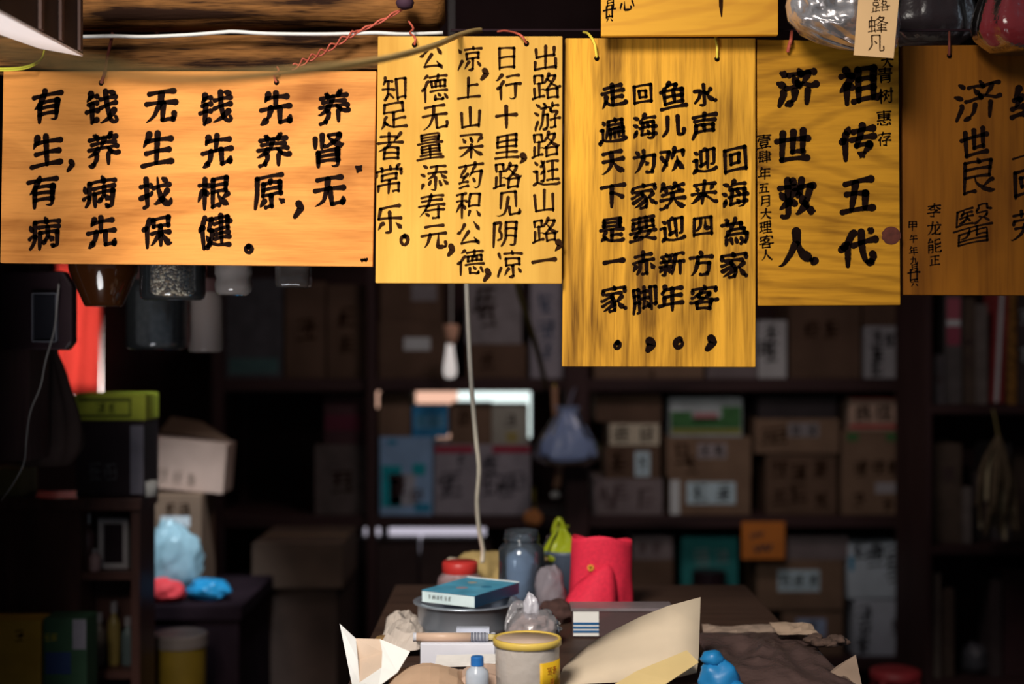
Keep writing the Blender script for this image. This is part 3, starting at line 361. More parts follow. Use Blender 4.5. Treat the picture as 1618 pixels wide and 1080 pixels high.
def brush(st, w, slant):
    p = [(x, y + slant * x) for x, y in st]; L = [0]
    for k in range(len(p) - 1): L.append(L[-1] + math.dist(p[k], p[k + 1]))
    T = L[-1]; dx, dy = p[-1][0] - p[0][0], p[-1][1] - p[0][1]
    hz = abs(dy) < abs(dx) * .55; pie = dy < 0 and dx < -.35 * abs(dy) and T > .15; na = dy < 0 and dx > .45 * abs(dy) and not hz and T > .15
    n = max(6, int(T / .035)); out = []
    for i in range(n + 1):
        t = i / n; s = t * T; k = min(max(j for j in range(len(L)) if L[j] <= s + 1e-9), len(p) - 2)
        u = (s - L[k]) / max(L[k + 1] - L[k], 1e-9)
        x = p[k][0] + (p[k + 1][0] - p[k][0]) * u; y = p[k][1] + (p[k + 1][1] - p[k][1]) * u
        if T < .16: r = .7 + .5 * math.sin(t * 2.3)
        elif pie: r = 1.22 * (1 - t) ** .6 + .10
        elif na: r = .42 + 1.0 * math.sin(min(t * 1.25, 1) * math.pi / 2) ** 1.6 * (1 if t < .82 else max(0, (1 - t) / .18) ** .8 * .95 + .05)
        elif hz: r = (.70 + .38 * abs(2 * t - 1) ** 2.2) * (.88 + .24 * t)
        else: r = (1.18 - .34 * t) if t < .75 else (.925 - .9 * (t - .75) ** 1.3 * 1.6)
        if hz and T > .16: y += .02 * math.sin(t * math.pi)
        out.append((x, y, max(r * w * random.uniform(.93, 1.07), .004)))
    return out
def stroke_mesh(mb, pts, M):
    """flat inked stroke: pts = (x, y, half width) in the plane of M"""
    n = len(pts); V = []; Fc = []
    dirs = []
    for i in range(n):
        a = pts[max(i - 1, 0)]; b = pts[min(i + 1, n - 1)]; d = math.hypot(b[0] - a[0], b[1] - a[1]) or 1
        dirs.append(((b[0] - a[0]) / d, (b[1] - a[1]) / d))
    for (x, y, r), (tx, ty) in zip(pts, dirs): V += [(x - ty * r, y + tx * r), (x + ty * r, y - tx * r)]
    for i in range(n - 1): Fc.append([2 * i, 2 * i + 1, 2 * i + 3, 2 * i + 2])
    for e, sg in ((0, -1), (n - 1, 1)):
        x, y, r = pts[e]; tx, ty = dirs[e]; ring = [2 * e]
        for k in range(1, 6):
            a = math.pi * k / 6; cx, cy = math.cos(a), math.sin(a) * sg
            ring.append(len(V)); V.append((x - ty * r * cx + tx * r * cy, y + tx * r * cx + ty * r * cy))
        ring.append(2 * e + 1); Fc.append(ring)
    mb.add([M @ Vector((x, 0, y)) for x, y in V], Fc)
def glyph(mb, ch, M, size, w=0.05, slant=0.12, jit=0.02, sx=1.0):
    a = random.uniform(-jit, jit); R = M @ Matrix.Rotation(a, 4, 'Y')
    sd = random.uniform(0, 99); w = w * (9.0 / max(4, len(GLYPHS[ch]))) ** .16
    def warp(x, y): return (x + .07 * noise.noise(Vector((x * 1.6, y * 1.6, sd))), y + .07 * noise.noise(Vector((x * 1.6, y * 1.6, sd + 20))))
    for st in GLYPHS[ch]:
        stroke_mesh(mb, [(x * size * sx, y * size, r * size) for x, y, r in brush([warp(*q) for q in st], w, slant)], R)
def scribble(mb, M, size, w=0.06, n=7):
    """a written sign too blurred to read: a few level strokes crossed by upright ones"""
    w = w * .72; k = random.randint(3, 4); x0 = random.uniform(-.42, -.30)
    for i in range(k):
        y = .36 - .74 * i / (k - 1) + random.uniform(-.05, .05); a, b = x0 + random.uniform(0, .18), -x0 - random.uniform(0, .18)
        stroke_mesh(mb, [(p * size, q * size, r * size) for p, q, r in brush([(a, y), (b, y + .03)], w, .05)], M)
    for i in range(random.randint(2, 3)):
        x = random.uniform(-.3, .3); a, b = random.uniform(.1, .45), random.uniform(-.45, -.05)
        stroke_mesh(mb, [(p * size, q * size, r * size) for p, q, r in brush([(x, a), (x + random.uniform(-.16, .12), b)], w, .05)], M)
def writing(name, items, d, material, parent, w=0.05, slant=0.12, jit=0.02, sx=1.0, off=0.0006):
    """items = (character, px, py, size in px) written on the plane facing the viewer at distance d"""
    mb = MB()
    for it in items:
        c, x, y, s = it[:4]; p = P(x, y, d); p.y -= off
        glyph(mb, c, Matrix.Translation(p), s / F * d, it[4] if len(it) > 4 else w, slant, jit, sx)
    return mb.build(name, material, parent)

# ------------------------------------------------------------------ the room
WALLM = mat('dark_clay_wall', (0.055, 0.028, 0.028), 0.95, var=0.25, scale=6, bump=0.3)
FLOORM = mat('earth_floor', (0.10, 0.085, 0.075), 0.95, var=0.2, scale=8, bump=0.2)
ROOFM = wood('roof_boards', (0.05, 0.032, 0.026), (0.02, 0.012, 0.010), 'z')
struct(MB().box(-2.4, 2.2, -1.5, 5.5, -0.08, 0.0).build('floor', FLOORM))
struct(MB().box(-2.1, 1.9, 2.30, 5.40, 2.75, 2.83).build('ceiling', ROOFM))
struct(MB().box(-2.0, -1.9, 2.45, 5.25, 0, 2.75).build('wall_left', WALLM))
struct(MB().box(1.75, 1.85, 2.45, 5.25, 0, 2.75).build('wall_right', WALLM))
# unseen street front: wing walls and head, added to cut light entering the shop
struct(MB().box(-2.0, -0.862, 2.30, 2.342, 0, 2.75).build('wall_front_left', WALLM))
struct(MB().box(1.05, 1.85, 2.30, 2.45, 0, 2.75).build('wall_front_right', WALLM))
struct(MB().box(-0.862, 1.05, 2.30, 2.45, 2.10, 2.75).build('wall_front_head', WALLM))
# back wall with its openings
wins = [(P(586, 0, 5.25).x, P(844, 0, 5.25).x, 1.03, 1.245), (P(568, 0, 5.25).x, P(772, 0, 5.25).x, 0.60, 0.79), (P(96, 0, 5.25).x, P(163, 0, 5.25).x, 1.12, 1.75)]
xs = sorted({-2.0, 1.85} | {w[i] for w in wins for i in (0, 1)}); zs = sorted({0.0, 2.75} | {w[i] for w in wins for i in (2, 3)})
wb = MB()
for a, b in zip(xs[:-1], xs[1:]):
    for c, d in zip(zs[:-1], zs[1:]):
        mx, mz = (a + b) / 2, (c + d) / 2
        if not any(w[0] < mx < w[1] and w[2] < mz < w[3] for w in wins): wb.box(a, b, 5.25, 5.40, c, d)
struct(wb.build('wall_back', WALLM))
def window(n, w, panes):
    root = thing('window_%d' % n, ((w[0] + w[1]) / 2, 5.32, w[2])); struct(root)
    fr = MB(); t = 0.012
    fr.box(w[0], w[1], 5.27, 5.33, w[2], w[2] + t).box(w[0], w[1], 5.27, 5.33, w[3] - t, w[3]).box(w[0], w[0] + t, 5.27, 5.33, w[2] + t, w[3] - t).box(w[1] - t, w[1], 5.27, 5.33, w[2] + t, w[3] - t)
    fr.build('window_frame', DARKWZ, root)
    for x0, x1, m in panes: MB().box(x0, x1, 5.34, 5.346, w[2], w[3]).build('window_pane', m, root)
DAY = glow('daylit_pane', (0.86, 1.0, 0.97), 1.25); PEACH = glow('sunlit_paper_pane', (1.0, 0.58, 0.42), 0.95); PALE = glow('pale_daylit_pane', (0.86, 0.80, 0.95), 0.62); WARM = glow('warm_daylit_pane', (1.0, 0.80, 0.74), 7.5); STRIP = glow('glowing_frame_strip', (1.0, 0.86, 0.82), 0.62)
s = P(722, 0, 5.25).x
window(1, wins[0], [(wins[0][0], s, PEACH), (s, wins[0][1], DAY)])
window(2, wins[1], [(wins[1][0], wins[1][1], PALE)])
s = P(153, 0, 5.25).x; window(3, wins[2], [(wins[2][0], s, WARM), (s, wins[2][1], STRIP)])  # narrow right pane glows in place of a pale strip of lit frame
REDCLOTH = film('red_cloth', (0.97, 0.29, 0.25), 0.0, 0.5, 0.95)
rows = []
for j in range(9):
    z = 1.72 - j * 0.065; rows.append([Vector((-1.66 + 0.0137 * i, 5.17 + 0.012 * math.sin(i * 1.1 + j * .35), z)) for i in range(13)])
rc = sheet('red_curtain', rows, REDCLOTH, smooth=True)
tag(rc, 'red cloth glowing in front of the bright window at far left, beside a white strip', 'curtain')
MB().box(-1.67, -1.46, 5.155, 5.25, 1.715, 1.735).build('curtain_rod', DARKW, rc)

# square post on the left, eave beam, pole behind the signs
struct(MB().box(P(-60, 0, 2.75).x, P(46, 0, 2.75).x, 2.75, 2.87, P(0, 728, 2.75).z, 2.75).build('trim_1', DARKWZ))
EAVE = wood('eave_beam_wood', (0.16, 0.085, 0.04), (0.05, 0.025, 0.012), 'x')
struct(MB().box(-0.95, 1.05, 2.15, 2.30, 2.10, 2.24, 0.006).build('trim_2', EAVE))
BEAM = wood('weathered_beam_wood', (0.27, 0.115, 0.032), (0.020, 0.008, 0.004), 'x', grain=42, blotch=7, rough=0.7, spec=.06, seed=3.1, gamt=0.95, bamt=0.75, bump=0.5)
# round log, its rounded end at the right
c = P(0, 9, 2.386); r = 0.043
mb = MB(); prof = []
xa, xe = -0.862, P(703, 0, 2.37).x
N = 60
V = []; Fc = []; seg = 24
for i in range(N + 1):
    t = i / N; x = xa + (xe - xa) * t
    rr = r * (1 + 0.03 * noise.noise(Vector((x * 6, 0, 3)))); e = (xe - x)
    if e < 0.02: rr *= math.sqrt(max(0.0, 1 - ((0.02 - e) / 0.021) ** 2)) * 0.5 + 0.5
    for k in range(seg):
        a = 2 * math.pi * k / seg; q = rr * (1 + 0.025 * noise.noise(Vector((x * 3, math.cos(a) * 2, math.sin(a) * 2))))
        V.append((x, c.y + math.cos(a) * q, c.z + math.sin(a) * q))
for i in range(N):
    for k in range(seg): Fc.append([i * seg + k, i * seg + (k + 1) % seg, (i + 1) * seg + (k + 1) % seg, (i + 1) * seg + k])
Fc += [list(range(seg)), list(range(N * seg, N * seg + seg))]
tag(link('roof_log', V, Fc, BEAM, None, True), 'round weathered roof log running above the white cable', 'beam')
a, b = P(0, 60, 2.37), P(0, 113, 2.37)
sb = MB(); xb = P(640, 0, 2.37).x; n = 40; V = []; Fc = []
for i in range(n + 1):
    x = -0.862 + (xb + 0.862) * i / n; w = lambda k: 0.0025 * noise.noise(Vector((x * 5, k, 0)))
    V += [(x, 2.349 + w(1), b.z + w(2)), (x, 2.349 + w(3), a.z + w(4)), (x, 2.40, a.z + w(5)), (x, 2.40, b.z + w(6))]
for i in range(n):
    for k in range(4): Fc.append([4 * i + k, 4 * i + (k + 1) % 4, 4 * i + 4 + (k + 1) % 4, 4 * i + 4 + k])
Fc += [[0, 1, 2, 3], [4 * n, 4 * n + 1, 4 * n + 2, 4 * n + 3]]
tag(link('timber_beam', V, Fc, BEAM), 'square rough timber beam just above the six-column wooden sign', 'beam')
pz = P(0, 205, 2.5).z
tag(MB().tube([(-1.90, 2.53, pz), (1.05, 2.53, pz)], 0.014, 12).build('hanging_pole', DARKW, None, True), 'dark pole behind the wooden signs that carries the hanging jars', 'pole')
wz = P(0, 50, 2.33).z
tag(MB().tube([(-0.10, 2.32, wz), (1.05, 2.32, wz)], 0.0022, 6).build('steel_wire', BLACKP), 'thin dark wire stretched along the top of the signs', 'wire')

# ------------------------------------------------------------------ the wooden signs
CORDR = mat('dark_red_cord', (0.16, 0.035, 0.022), 0.8); CORDB = mat('red_wire', (0.50, 0.10, 0.06), 0.5); CORDY = mat('yellow_cord', (0.75, 0.58, 0.06), 0.6)
def sign(label, quad, d, th, m, writing_items, cords, kind='wooden_sign', w=0.06, slant=0.12, extra=(), group=None, jit=0.02, ink=INK, sx=1.0):
    lo = [P(x, y, d) for x, y in quad]; hi = [v + Vector((0, th, 0)) for v in lo]
    root = thing(kind, (lo[2] + lo[3]) / 2 + Vector((0, th / 2, 0)))
    o = MB().hexa(lo, hi).build('board', m, root, origin=sum(lo, Vector()) / 4)
    bv = o.modifiers.new('worn_edges', 'BEVEL'); bv.width = 0.0015; bv.segments = 2
    for it in writing_items: writing('punctuation_mark' if it[0] in ',.o' else 'character', [it], d, ink, root, w, slant, jit, sx)
    for nm, items, ww, im in extra:
        for it in items: writing('small_character', [it], d, im, root, ww, 0.12, 0.05)
    for pts, rad, cm, nm in cords: MB().tube(pts, rad, 8).build(nm, cm, root, True)
    tag(root, label, 'sign', group); return root
def hole(root, px, py, d, r=0.0042):
    p = P(px, py, d); mb = MB(); n = 12
    mb.add([(p.x + math.cos(k * math.pi / 6) * r, p.y - 0.0004, p.z + math.sin(k * math.pi / 6) * r * 1.1) for k in range(n)], [list(range(n))])
    mb.build('cord_hole', INK, root)

d1 = 2.250
t1 = [('养', 527, 170, 52), ('肾', 520, 237, 52), ('.', 566, 266, 46, .10), ('无', 520, 303, 50), ('先', 436, 170, 54), ('养', 431, 238, 52), ('原', 424, 303, 52), (',', 470, 332, 44, .10),
      ('钱', 341, 170, 53), ('先', 342, 238, 52), ('根', 338, 303, 51), ('健', 339, 366, 53), ('o', 393, 394, 34, .11), ('无', 254, 169, 53), ('生', 249, 233, 52), ('找', 247, 303, 51), ('保', 247, 366, 51),
      ('钱', 160, 170, 53), ('养', 163, 236, 51), ('病', 157, 304, 51), ('先', 160, 366, 50), ('有', 74, 167, 51), ('生', 74, 237, 50), (',', 111, 261, 34, .10), ('有', 67, 302, 50), ('病', 70, 368, 49)]
W1 = wood('amber_pine', (0.70, 0.275, 0.060), (0.24, 0.070, 0.010), 'x', grain=36, blotch=4.6, seed=5.9, gamt=0.40, bamt=0.75, spec=.1)
s1 = sign('widest wooden sign, amber, with six columns of heavy black characters, upper left', [(5, 112), (595, 112), (589, 421), (0, 415)], d1, 0.014, W1, t1, [
    ([P(178, 52, 2.325), P(176, 62, 2.33), P(170, 90, 2.325), P(166, 112, 2.245), P(160, 131, 2.247)], 0.0026, CORDR, 'hanging_cord'),
    ([P(438, 106, 2.335), P(440, 112, 2.247), P(433, 120, 2.244), P(437, 130, 2.247)], 0.0016, CORDB, 'hanging_cord')], w=0.077, slant=0.17, extra=[('small_mark', [('~', 575, 411, 15)], .10, INK)])
hole(s1, 160, 131, d1); hole(s1, 437, 130, d1)

d2 = 2.245
t2 = [('出', 862, 91, 42), ('路', 863, 136, 44), ('游', 863, 183, 43), ('路', 862, 228, 43), ('逛', 862, 273, 44), ('山', 860, 317, 36), ('路', 862, 364, 42), (',', 881, 388, 36, .10), ('一', 860, 412, 40, .07),
      ('日', 801, 92, 35), ('行', 803, 137, 42), ('十', 800, 184, 36, .07), ('里', 801, 232, 40), (',', 826, 251, 36, .10), ('路', 802, 277, 44), ('见', 803, 322, 40), ('阴', 798, 370, 40), ('凉', 805, 416, 43),
      ('凉', 742, 92, 42), (',', 765, 117, 36, .10), ('上', 741, 138, 36), ('山', 744, 185, 36), ('采', 745, 231, 42), ('药', 743, 278, 42), ('积', 740, 324, 43), ('公', 742, 370, 40), ('德', 743, 414, 44), (',', 769, 434, 36, .10),
      ('公', 683, 91, 40), ('德', 686, 139, 45), ('无', 687, 186, 41), ('量', 680, 231, 42), ('添', 686, 280, 45), ('寿', 682, 326, 43), ('元', 686, 375, 42), (',', 712, 395, 36, .10),
      ('知', 622, 141, 42), ('足', 622, 183, 44), ('者', 616, 231, 44), ('常', 615, 283, 46), ('乐', 616, 347, 46), ('o', 639, 380, 40, .08)]
W2 = wood('fresh_pine', (0.66, 0.365, 0.066), (0.42, 0.19, 0.02), 'z', grain=20, blotch=5, seed=7.7, gamt=0.32, bamt=0.55, spec=.1)
s2 = sign('bright yellow wooden sign with five columns of thin brown writing, second from left', [(597, 57), (889, 57), (888, 448), (593, 447)], d2, 0.012, W2, t2, [
    ([P(646, 34, 2.315), P(653, 45, 2.30), P(648, 52, 2.285), P(656, 60, 2.235), P(655, 70, 2.242)], 0.0018, CORDB, 'hanging_cord'),
    ([P(786, 50, 2.318), P(800, 49, 2.30), P(822, 55, 2.235), P(832, 68, 2.242)], 0.0018, CORDB, 'hanging_cord')], w=0.053, slant=0.11, ink=INKB)
hole(s2, 655, 71, d2); hole(s2, 832, 69, d2)

d3 = 2.262
t3 = [('回', 1162, 252, 38), ('海', 1160, 307, 42), ('為', 1160, 365, 44), ('家', 1160, 418, 44), ('水', 1113, 149, 36), ('声', 1112, 199, 42), ('迎', 1112, 253, 38), ('来', 1112, 304, 40), ('四', 1111, 358, 31), ('方', 1108, 417, 39), ('客', 1112, 470, 42), (',', 1122, 542, 44, .12),
      ('鱼', 1063, 150, 42), ('儿', 1063, 199, 36), ('欢', 1063, 252, 41), ('笑', 1062, 309, 42), ('迎', 1062, 362, 38), ('新', 1062, 417, 39), ('年', 1061, 471, 41), ('o', 1073, 543, 40, .09),
      ('回', 1016, 149, 31), ('海', 1018, 200, 39), ('为', 1018, 255, 39), ('家', 1018, 309, 40), ('要', 1016, 362, 40), ('赤', 1017, 416, 38), ('脚', 1018, 473, 40), (',', 1027, 545, 34, .17),
      ('走', 968, 150, 40), ('遍', 967, 206, 41), ('天', 968, 257, 38), ('下', 968, 310, 38), ('是', 966, 364, 41), ('一', 970, 413, 32, .11), ('家', 970, 472, 42), ('o', 975, 546, 28, .12)]
W3 = wood('streaky_pine', (0.80, 0.385, 0.036), (0.15, 0.062, 0.007), 'z', grain=34, blotch=7, seed=4.2, gamt=0.62, bamt=1.0, bump=0.2, spec=.1)
s3 = sign('tall wooden sign reaching lowest of all, vertical streaky grain, yellow cords', [(893, 60), (1194, 60), (1194, 580), (888, 579)], d3, 0.014, W3, t3, [
    ([P(922, 51, 2.318), P(930, 54, 2.27), P(939, 68, 2.252), P(943, 91, 2.257)], 0.0022, CORDY, 'hanging_cord'),
    ([P(1132, 50, 2.318), P(1131, 58, 2.268), P(1133, 75, 2.254), P(1133, 92, 2.257)], 0.0022, CORDY, 'hanging_cord')], w=0.078, slant=0.16, jit=0.05)
hole(s3, 943, 92, d3); hole(s3, 1133, 93, d3)

d4 = 2.268
t4 = [('祖', 1355, 134, 62), ('传', 1354, 225, 58), ('五', 1355, 309, 54), ('代', 1355, 393, 60), ('济', 1257, 138, 62), ('世', 1253, 230, 52), ('救', 1258, 312, 62), ('人', 1259, 391, 58)]
W4 = wood('olive_pine', (0.56, 0.255, 0.018), (0.17, 0.066, 0.006), 'x', grain=26, blotch=6, seed=9.4, gamt=0.45, bamt=0.8, ring=(-0.08, 0, -0.05), spec=.1)
s4 = sign('wooden sign with two columns of four large bold characters and a dark red knot', [(1196, 62), (1420, 66), (1423, 482), (1198, 483)], d4, 0.014, W4, t4, [
    ([P(1251, 50, 2.318), P(1250, 62, 2.26), P(1247, 72, 2.258), P(1245, 82, 2.263)], 0.003, CORDB, 'hanging_cord')], w=0.088, slant=0.16,
    extra=[('inscription', [('大', 1402, 97, 20), ('青', 1398, 119, 24), ('树', 1399, 151, 24), ('惠', 1397, 186, 24), ('存', 1397, 219, 22)], .06, INK),
           ('inscription', [('壹', 1207, 223, 22), ('肆', 1208, 248, 20), ('年', 1208, 274, 20), ('五', 1207, 297, 16), ('月', 1208, 318, 18), ('大', 1210, 338, 18), ('理', 1209, 359, 20), ('客', 1211, 382, 22), ('人', 1211, 402, 18)], .06, INK)])
p = P(1408, 372, d4)
KNOT = mat('wood_knot', (0.10, 0.022, 0.012), 0.6, var=0.35, scale=90)
MB().add([(p.x + math.cos(k * math.pi / 10) * 0.0145 * (1.05 + .08 * math.sin(3 * k)), p.y - 0.0005, p.z + math.sin(k * math.pi / 10) * 0.0145) for k in range(20)], [list(range(20))]).build('wood_knot', KNOT, s4)

d5 = 2.285
t5 = [('济', 1543, 158, 72, .05), ('世', 1540, 224, 44, .075), ('良', 1547, 276, 62, .045), ('醫', 1538, 356, 64, .032), ('红', 1624, 158, 52, .085), ('上', 1622, 226, 46, .035), ('回', 1622, 288, 44, .07), ('劳', 1622, 355, 50, .05)]
W5 = wood('brown_pine', (0.27, 0.092, 0.0075), (0.09, 0.027, 0.003), 'z', grain=20, blotch=5, seed=12.4, gamt=0.45, bamt=0.8, spec=.1)
s5 = sign('dim brown wooden sign at the right edge of the frame with running script', [(1425, 72), (1665, 70), (1665, 467), (1427, 466)], d5, 0.014, W5, t5, [
    ([P(1500, 50, 2.318), P(1500, 66, 2.278), P(1500, 88, 2.280)], 0.002, CORDR, 'hanging_cord')], slant=0.22, jit=0.06,
    extra=[('inscription', [('李', 1476, 332, 22), ('龙', 1476, 360, 23), ('能', 1476, 388, 23), ('正', 1477, 411, 16)], .055, INK),
           ('inscription', [('甲', 1442, 357, 15), ('午', 1443, 377, 13), ('年', 1443, 396, 14), ('九', 1444, 411, 13), ('月', 1444, 423, 12), ('廿', 1444, 434, 20), ('六', 1445, 447, 12)], .06, INK)])
p = P(1562, 410, d5); hole(s5, 1500, 88, d5)

d6 = 2.225
W6 = wood('golden_pine', (0.72, 0.34, 0.022), (0.46, 0.17, 0.010), 'x', grain=20, blotch=3.4, seed=15.2, gamt=0.3, bamt=0.6, ring=(0.05, 0, -.02))
s6 = sign('golden wooden sign cut off by the top of the frame, hung higher than the others', [(950, -70), (1230, -70), (1230, 55), (950, 57)], d6, 0.012, W6,
          [('月', 963, 7, 15), ('廿', 963, 19, 20), ('六', 963, 29, 12), ('心', 991, 5, 24, .05), ('一', 1050, -25, 60)], [
    ([(P(985, 0, 2.22).x, 2.20, 2.10), P(985, -90, 2.215), P(985, -62, 2.220)], 0.002, CORDY, 'hanging_cord'), ([(P(1195, 0, 2.22).x, 2.20, 2.10), P(1195, -90, 2.215), P(1195, -62, 2.220)], 0.002, CORDY, 'hanging_cord')], slant=0.2)
mb = MB(); stroke_mesh(mb, [(0.0, 0.02, .0035), (0.0, 0.0, .003), (0.001, -0.016, .001)], Matrix.Translation(P(1139, 10, d6) - Vector((0, 0.0006, 0)))); mb.build('brush_stroke', INKB, s6)

# ------------------------------------------------------------------ cords and cable at the beams
WHITEC = mat('white_cable', (0.78, 0.76, 0.72), 0.5, var=0.03)
tag(MB().tube([P(x, y, 2.322) for x, y in ((60, 60), (132, 58), (178, 57), (230, 58), (300, 55), (350, 51), (372, 50), (420, 53), (500, 54), (560, 53), (597, 52), (640, 54), (700, 52))], 0.0032, 8).build('power_cable', WHITEC, None, True), 'white power cable strung along the gap between the two beams', 'cable')
tw = thing('twisted_wire', P(640, 8, 2.31))
path = [P(x, y, 2.318) for x, y in ((640, 12), (596, 36), (556, 54), (520, 76), (490, 92), (462, 107))]; sp_ = spline(path, 8)
for ph in (0, math.pi):
    MB().tube([q + Vector((0.004 * math.sin(i * .8 + ph) * .6, -.002 * math.cos(i * .8 + ph), 0.0045 * math.cos(i * .8 + ph) * (0.3 if i < 16 else 1))) for i, q in enumerate(sp_)], 0.0016, 6).build('strand', CORDB, tw, True)
mbk = MB().lathe(P(640, 16, 2.308), [(0, 0), (0.012, 0.004), (0.015, 0.012), (0.012, 0.02), (0, 0.026)], 14, lambda a, i, t: 1 + .2 * noise.noise(Vector((a * 2, i, 0))))
mbk.build('knot', mat('purple_cord_knot', (0.05, 0.02, 0.035), 0.8), tw, True)
tag(tw, 'twisted red wire slanting down from the log end to the six-column sign', 'wire')
CORDO = mat('olive_cord', (0.36, 0.24, 0.09), 0.6)
tag(MB().tube([(-1.25, 2.295, 1.36), (-.80, 1.2, 1.50), P(-260, -10, .82), P(-10, 76, .80), P(150, 110, .92), P(300, 125, 1.10), P(450, 115, 1.38), P(597, 95, 1.75), P(680, 74, 2.02), P(722, 57, 2.225), P(745, 50, 2.29), P(760, 48, 2.325)], lambda t: 0.0040 + 0.0008 * t, 10).build('sagging_cord', CORDO, None, True), 'blurred olive cord sagging in front of the signs to the top of the yellow one', 'cord')
yc = MB()
for k in (0, 1): yc.tube([P(-60, 106 + 2 * k, 2.235), P(0, 108 + 3 * k, 2.235), P(35, 106 + 3 * k, 2.235), P(55, 100 + 2 * k, 2.235), P(66, 92 + k, 2.30), P(70, 80, 2.335)], 0.0016, 6)
tag(yc.build('yellow_twine', mat('yellow_twine', (0.55, 0.52, 0.04), 0.6), None, True), 'yellow twine loop at the top left corner of the six-column sign', 'twine')

# ------------------------------------------------------------------ upper corners
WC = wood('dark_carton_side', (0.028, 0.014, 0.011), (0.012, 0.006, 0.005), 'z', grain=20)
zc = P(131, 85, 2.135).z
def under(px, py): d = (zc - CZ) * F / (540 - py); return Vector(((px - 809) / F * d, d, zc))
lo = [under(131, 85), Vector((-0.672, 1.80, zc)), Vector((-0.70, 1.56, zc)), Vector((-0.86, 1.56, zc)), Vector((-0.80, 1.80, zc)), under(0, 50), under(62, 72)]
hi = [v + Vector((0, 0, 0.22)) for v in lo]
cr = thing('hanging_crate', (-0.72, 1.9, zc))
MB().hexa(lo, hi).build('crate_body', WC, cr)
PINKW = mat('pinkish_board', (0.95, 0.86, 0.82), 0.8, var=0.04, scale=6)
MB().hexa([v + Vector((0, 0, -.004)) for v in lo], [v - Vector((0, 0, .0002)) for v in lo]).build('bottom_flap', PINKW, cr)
MB().tube([(-0.74, 1.90, zc + .215), (-0.74, 2.10, 2.12), (-0.74, 2.16, 2.12)], 0.003, 6).build('hanging_cord', CORDR, cr)
SLAT = mat('slat_wood', (0.07, 0.035, 0.026), 0.6)
for k in range(3):
    y = 2.12 - k * 0.07; xx = lo[0].x + (lo[1].x - lo[0].x) * (lo[0].y - y) / (lo[0].y - lo[1].y)
    MB().box(xx - .002, xx + 0.004, y - 0.006, y + 0.006, zc + 0.002, zc + 0.215).build('slat', SLAT, cr)
tag(cr, 'dark crate with a pale bottom flap in the top left corner', 'crate')

def gathered(c, rx, ry, h, seed, neck=0.72, folds=9, amp=0.10, seg=48, n=22, top=0.25, flat=0.15):
    """plastic bag: full at the bottom, gathered towards the top with folds"""
    mb = MB(); c = Vector(c); V = []; Fc = []
    for i in range(n + 1):
        t = i / n
        if t < flat: s = 0.62 + 0.38 * math.sin(t / flat * math.pi / 2)
        elif t < neck: s = 1 - 0.72 * ((t - flat) / (neck - flat)) ** 1.6
        else: s = 0.28 + top * ((t - neck) / (1 - neck)) ** 0.8
        for k in range(seg):
            a = 2 * math.pi * k / seg
            f = 1 + amp * (0.4 + t) * math.sin(folds * a + seed + 2 * noise.noise(Vector((a, t * 2, seed)))) + 0.14 * noise.noise(Vector((math.cos(a) * 1.8, math.sin(a) * 1.8, t * 3 + seed)))
            V.append((c.x + math.cos(a) * rx * s * f, c.y + math.sin(a) * ry * s * f, c.z + h * t + (0.03 * h * noise.noise(Vector((a * 2, seed, 1))) if t > .9 else 0)))
    for i in range(n):
        for k in range(seg): Fc.append([i * seg + k, i * seg + (k + 1) % seg, (i + 1) * seg + (k + 1) % seg, (i + 1) * seg + k])
    Fc.append(list(range(seg))[::-1]); return mb.add(V, Fc)
def lump(c, r, seed, amp=0.25, seg=40, n=22, freq=1.6, crease=0.0):
    """crumpled lump resting flat on its base; c is the base centre, r[2] the height"""
    mb = MB(); V = []; Fc = []; c = Vector(c); r = (r[0], r[1], r[2] / 1.86); amp *= .8; crease *= .55
    for i in range(n + 1):
        th = math.pi * i / n
        for k in range(seg):
            a = 2 * math.pi * k / seg; u = Vector((math.sin(th) * math.cos(a), math.sin(th) * math.sin(a), -math.cos(th)))
            f = 1 + amp * noise.noise(u * freq + Vector((seed, 0, 0))) + crease * (.35 - abs(noise.noise(u * freq * 2.6 + Vector((0, seed, 0))))) + crease * .4 * noise.noise(u * freq * 6 + Vector((0, 0, seed)))
            V.append((c.x + u.x * r[0] * f, c.y + u.y * r[1] * f, c.z + max(0, r[2] * (1 + max(u.z, -.86) * f) - 0.14 * r[2])))
    for i in range(n):
        for k in range(seg): Fc.append([i * seg + k, i * seg + (k + 1) % seg, (i + 1) * seg + (k + 1) % seg, (i + 1) * seg + k])
    mb.add(V, Fc); return mb

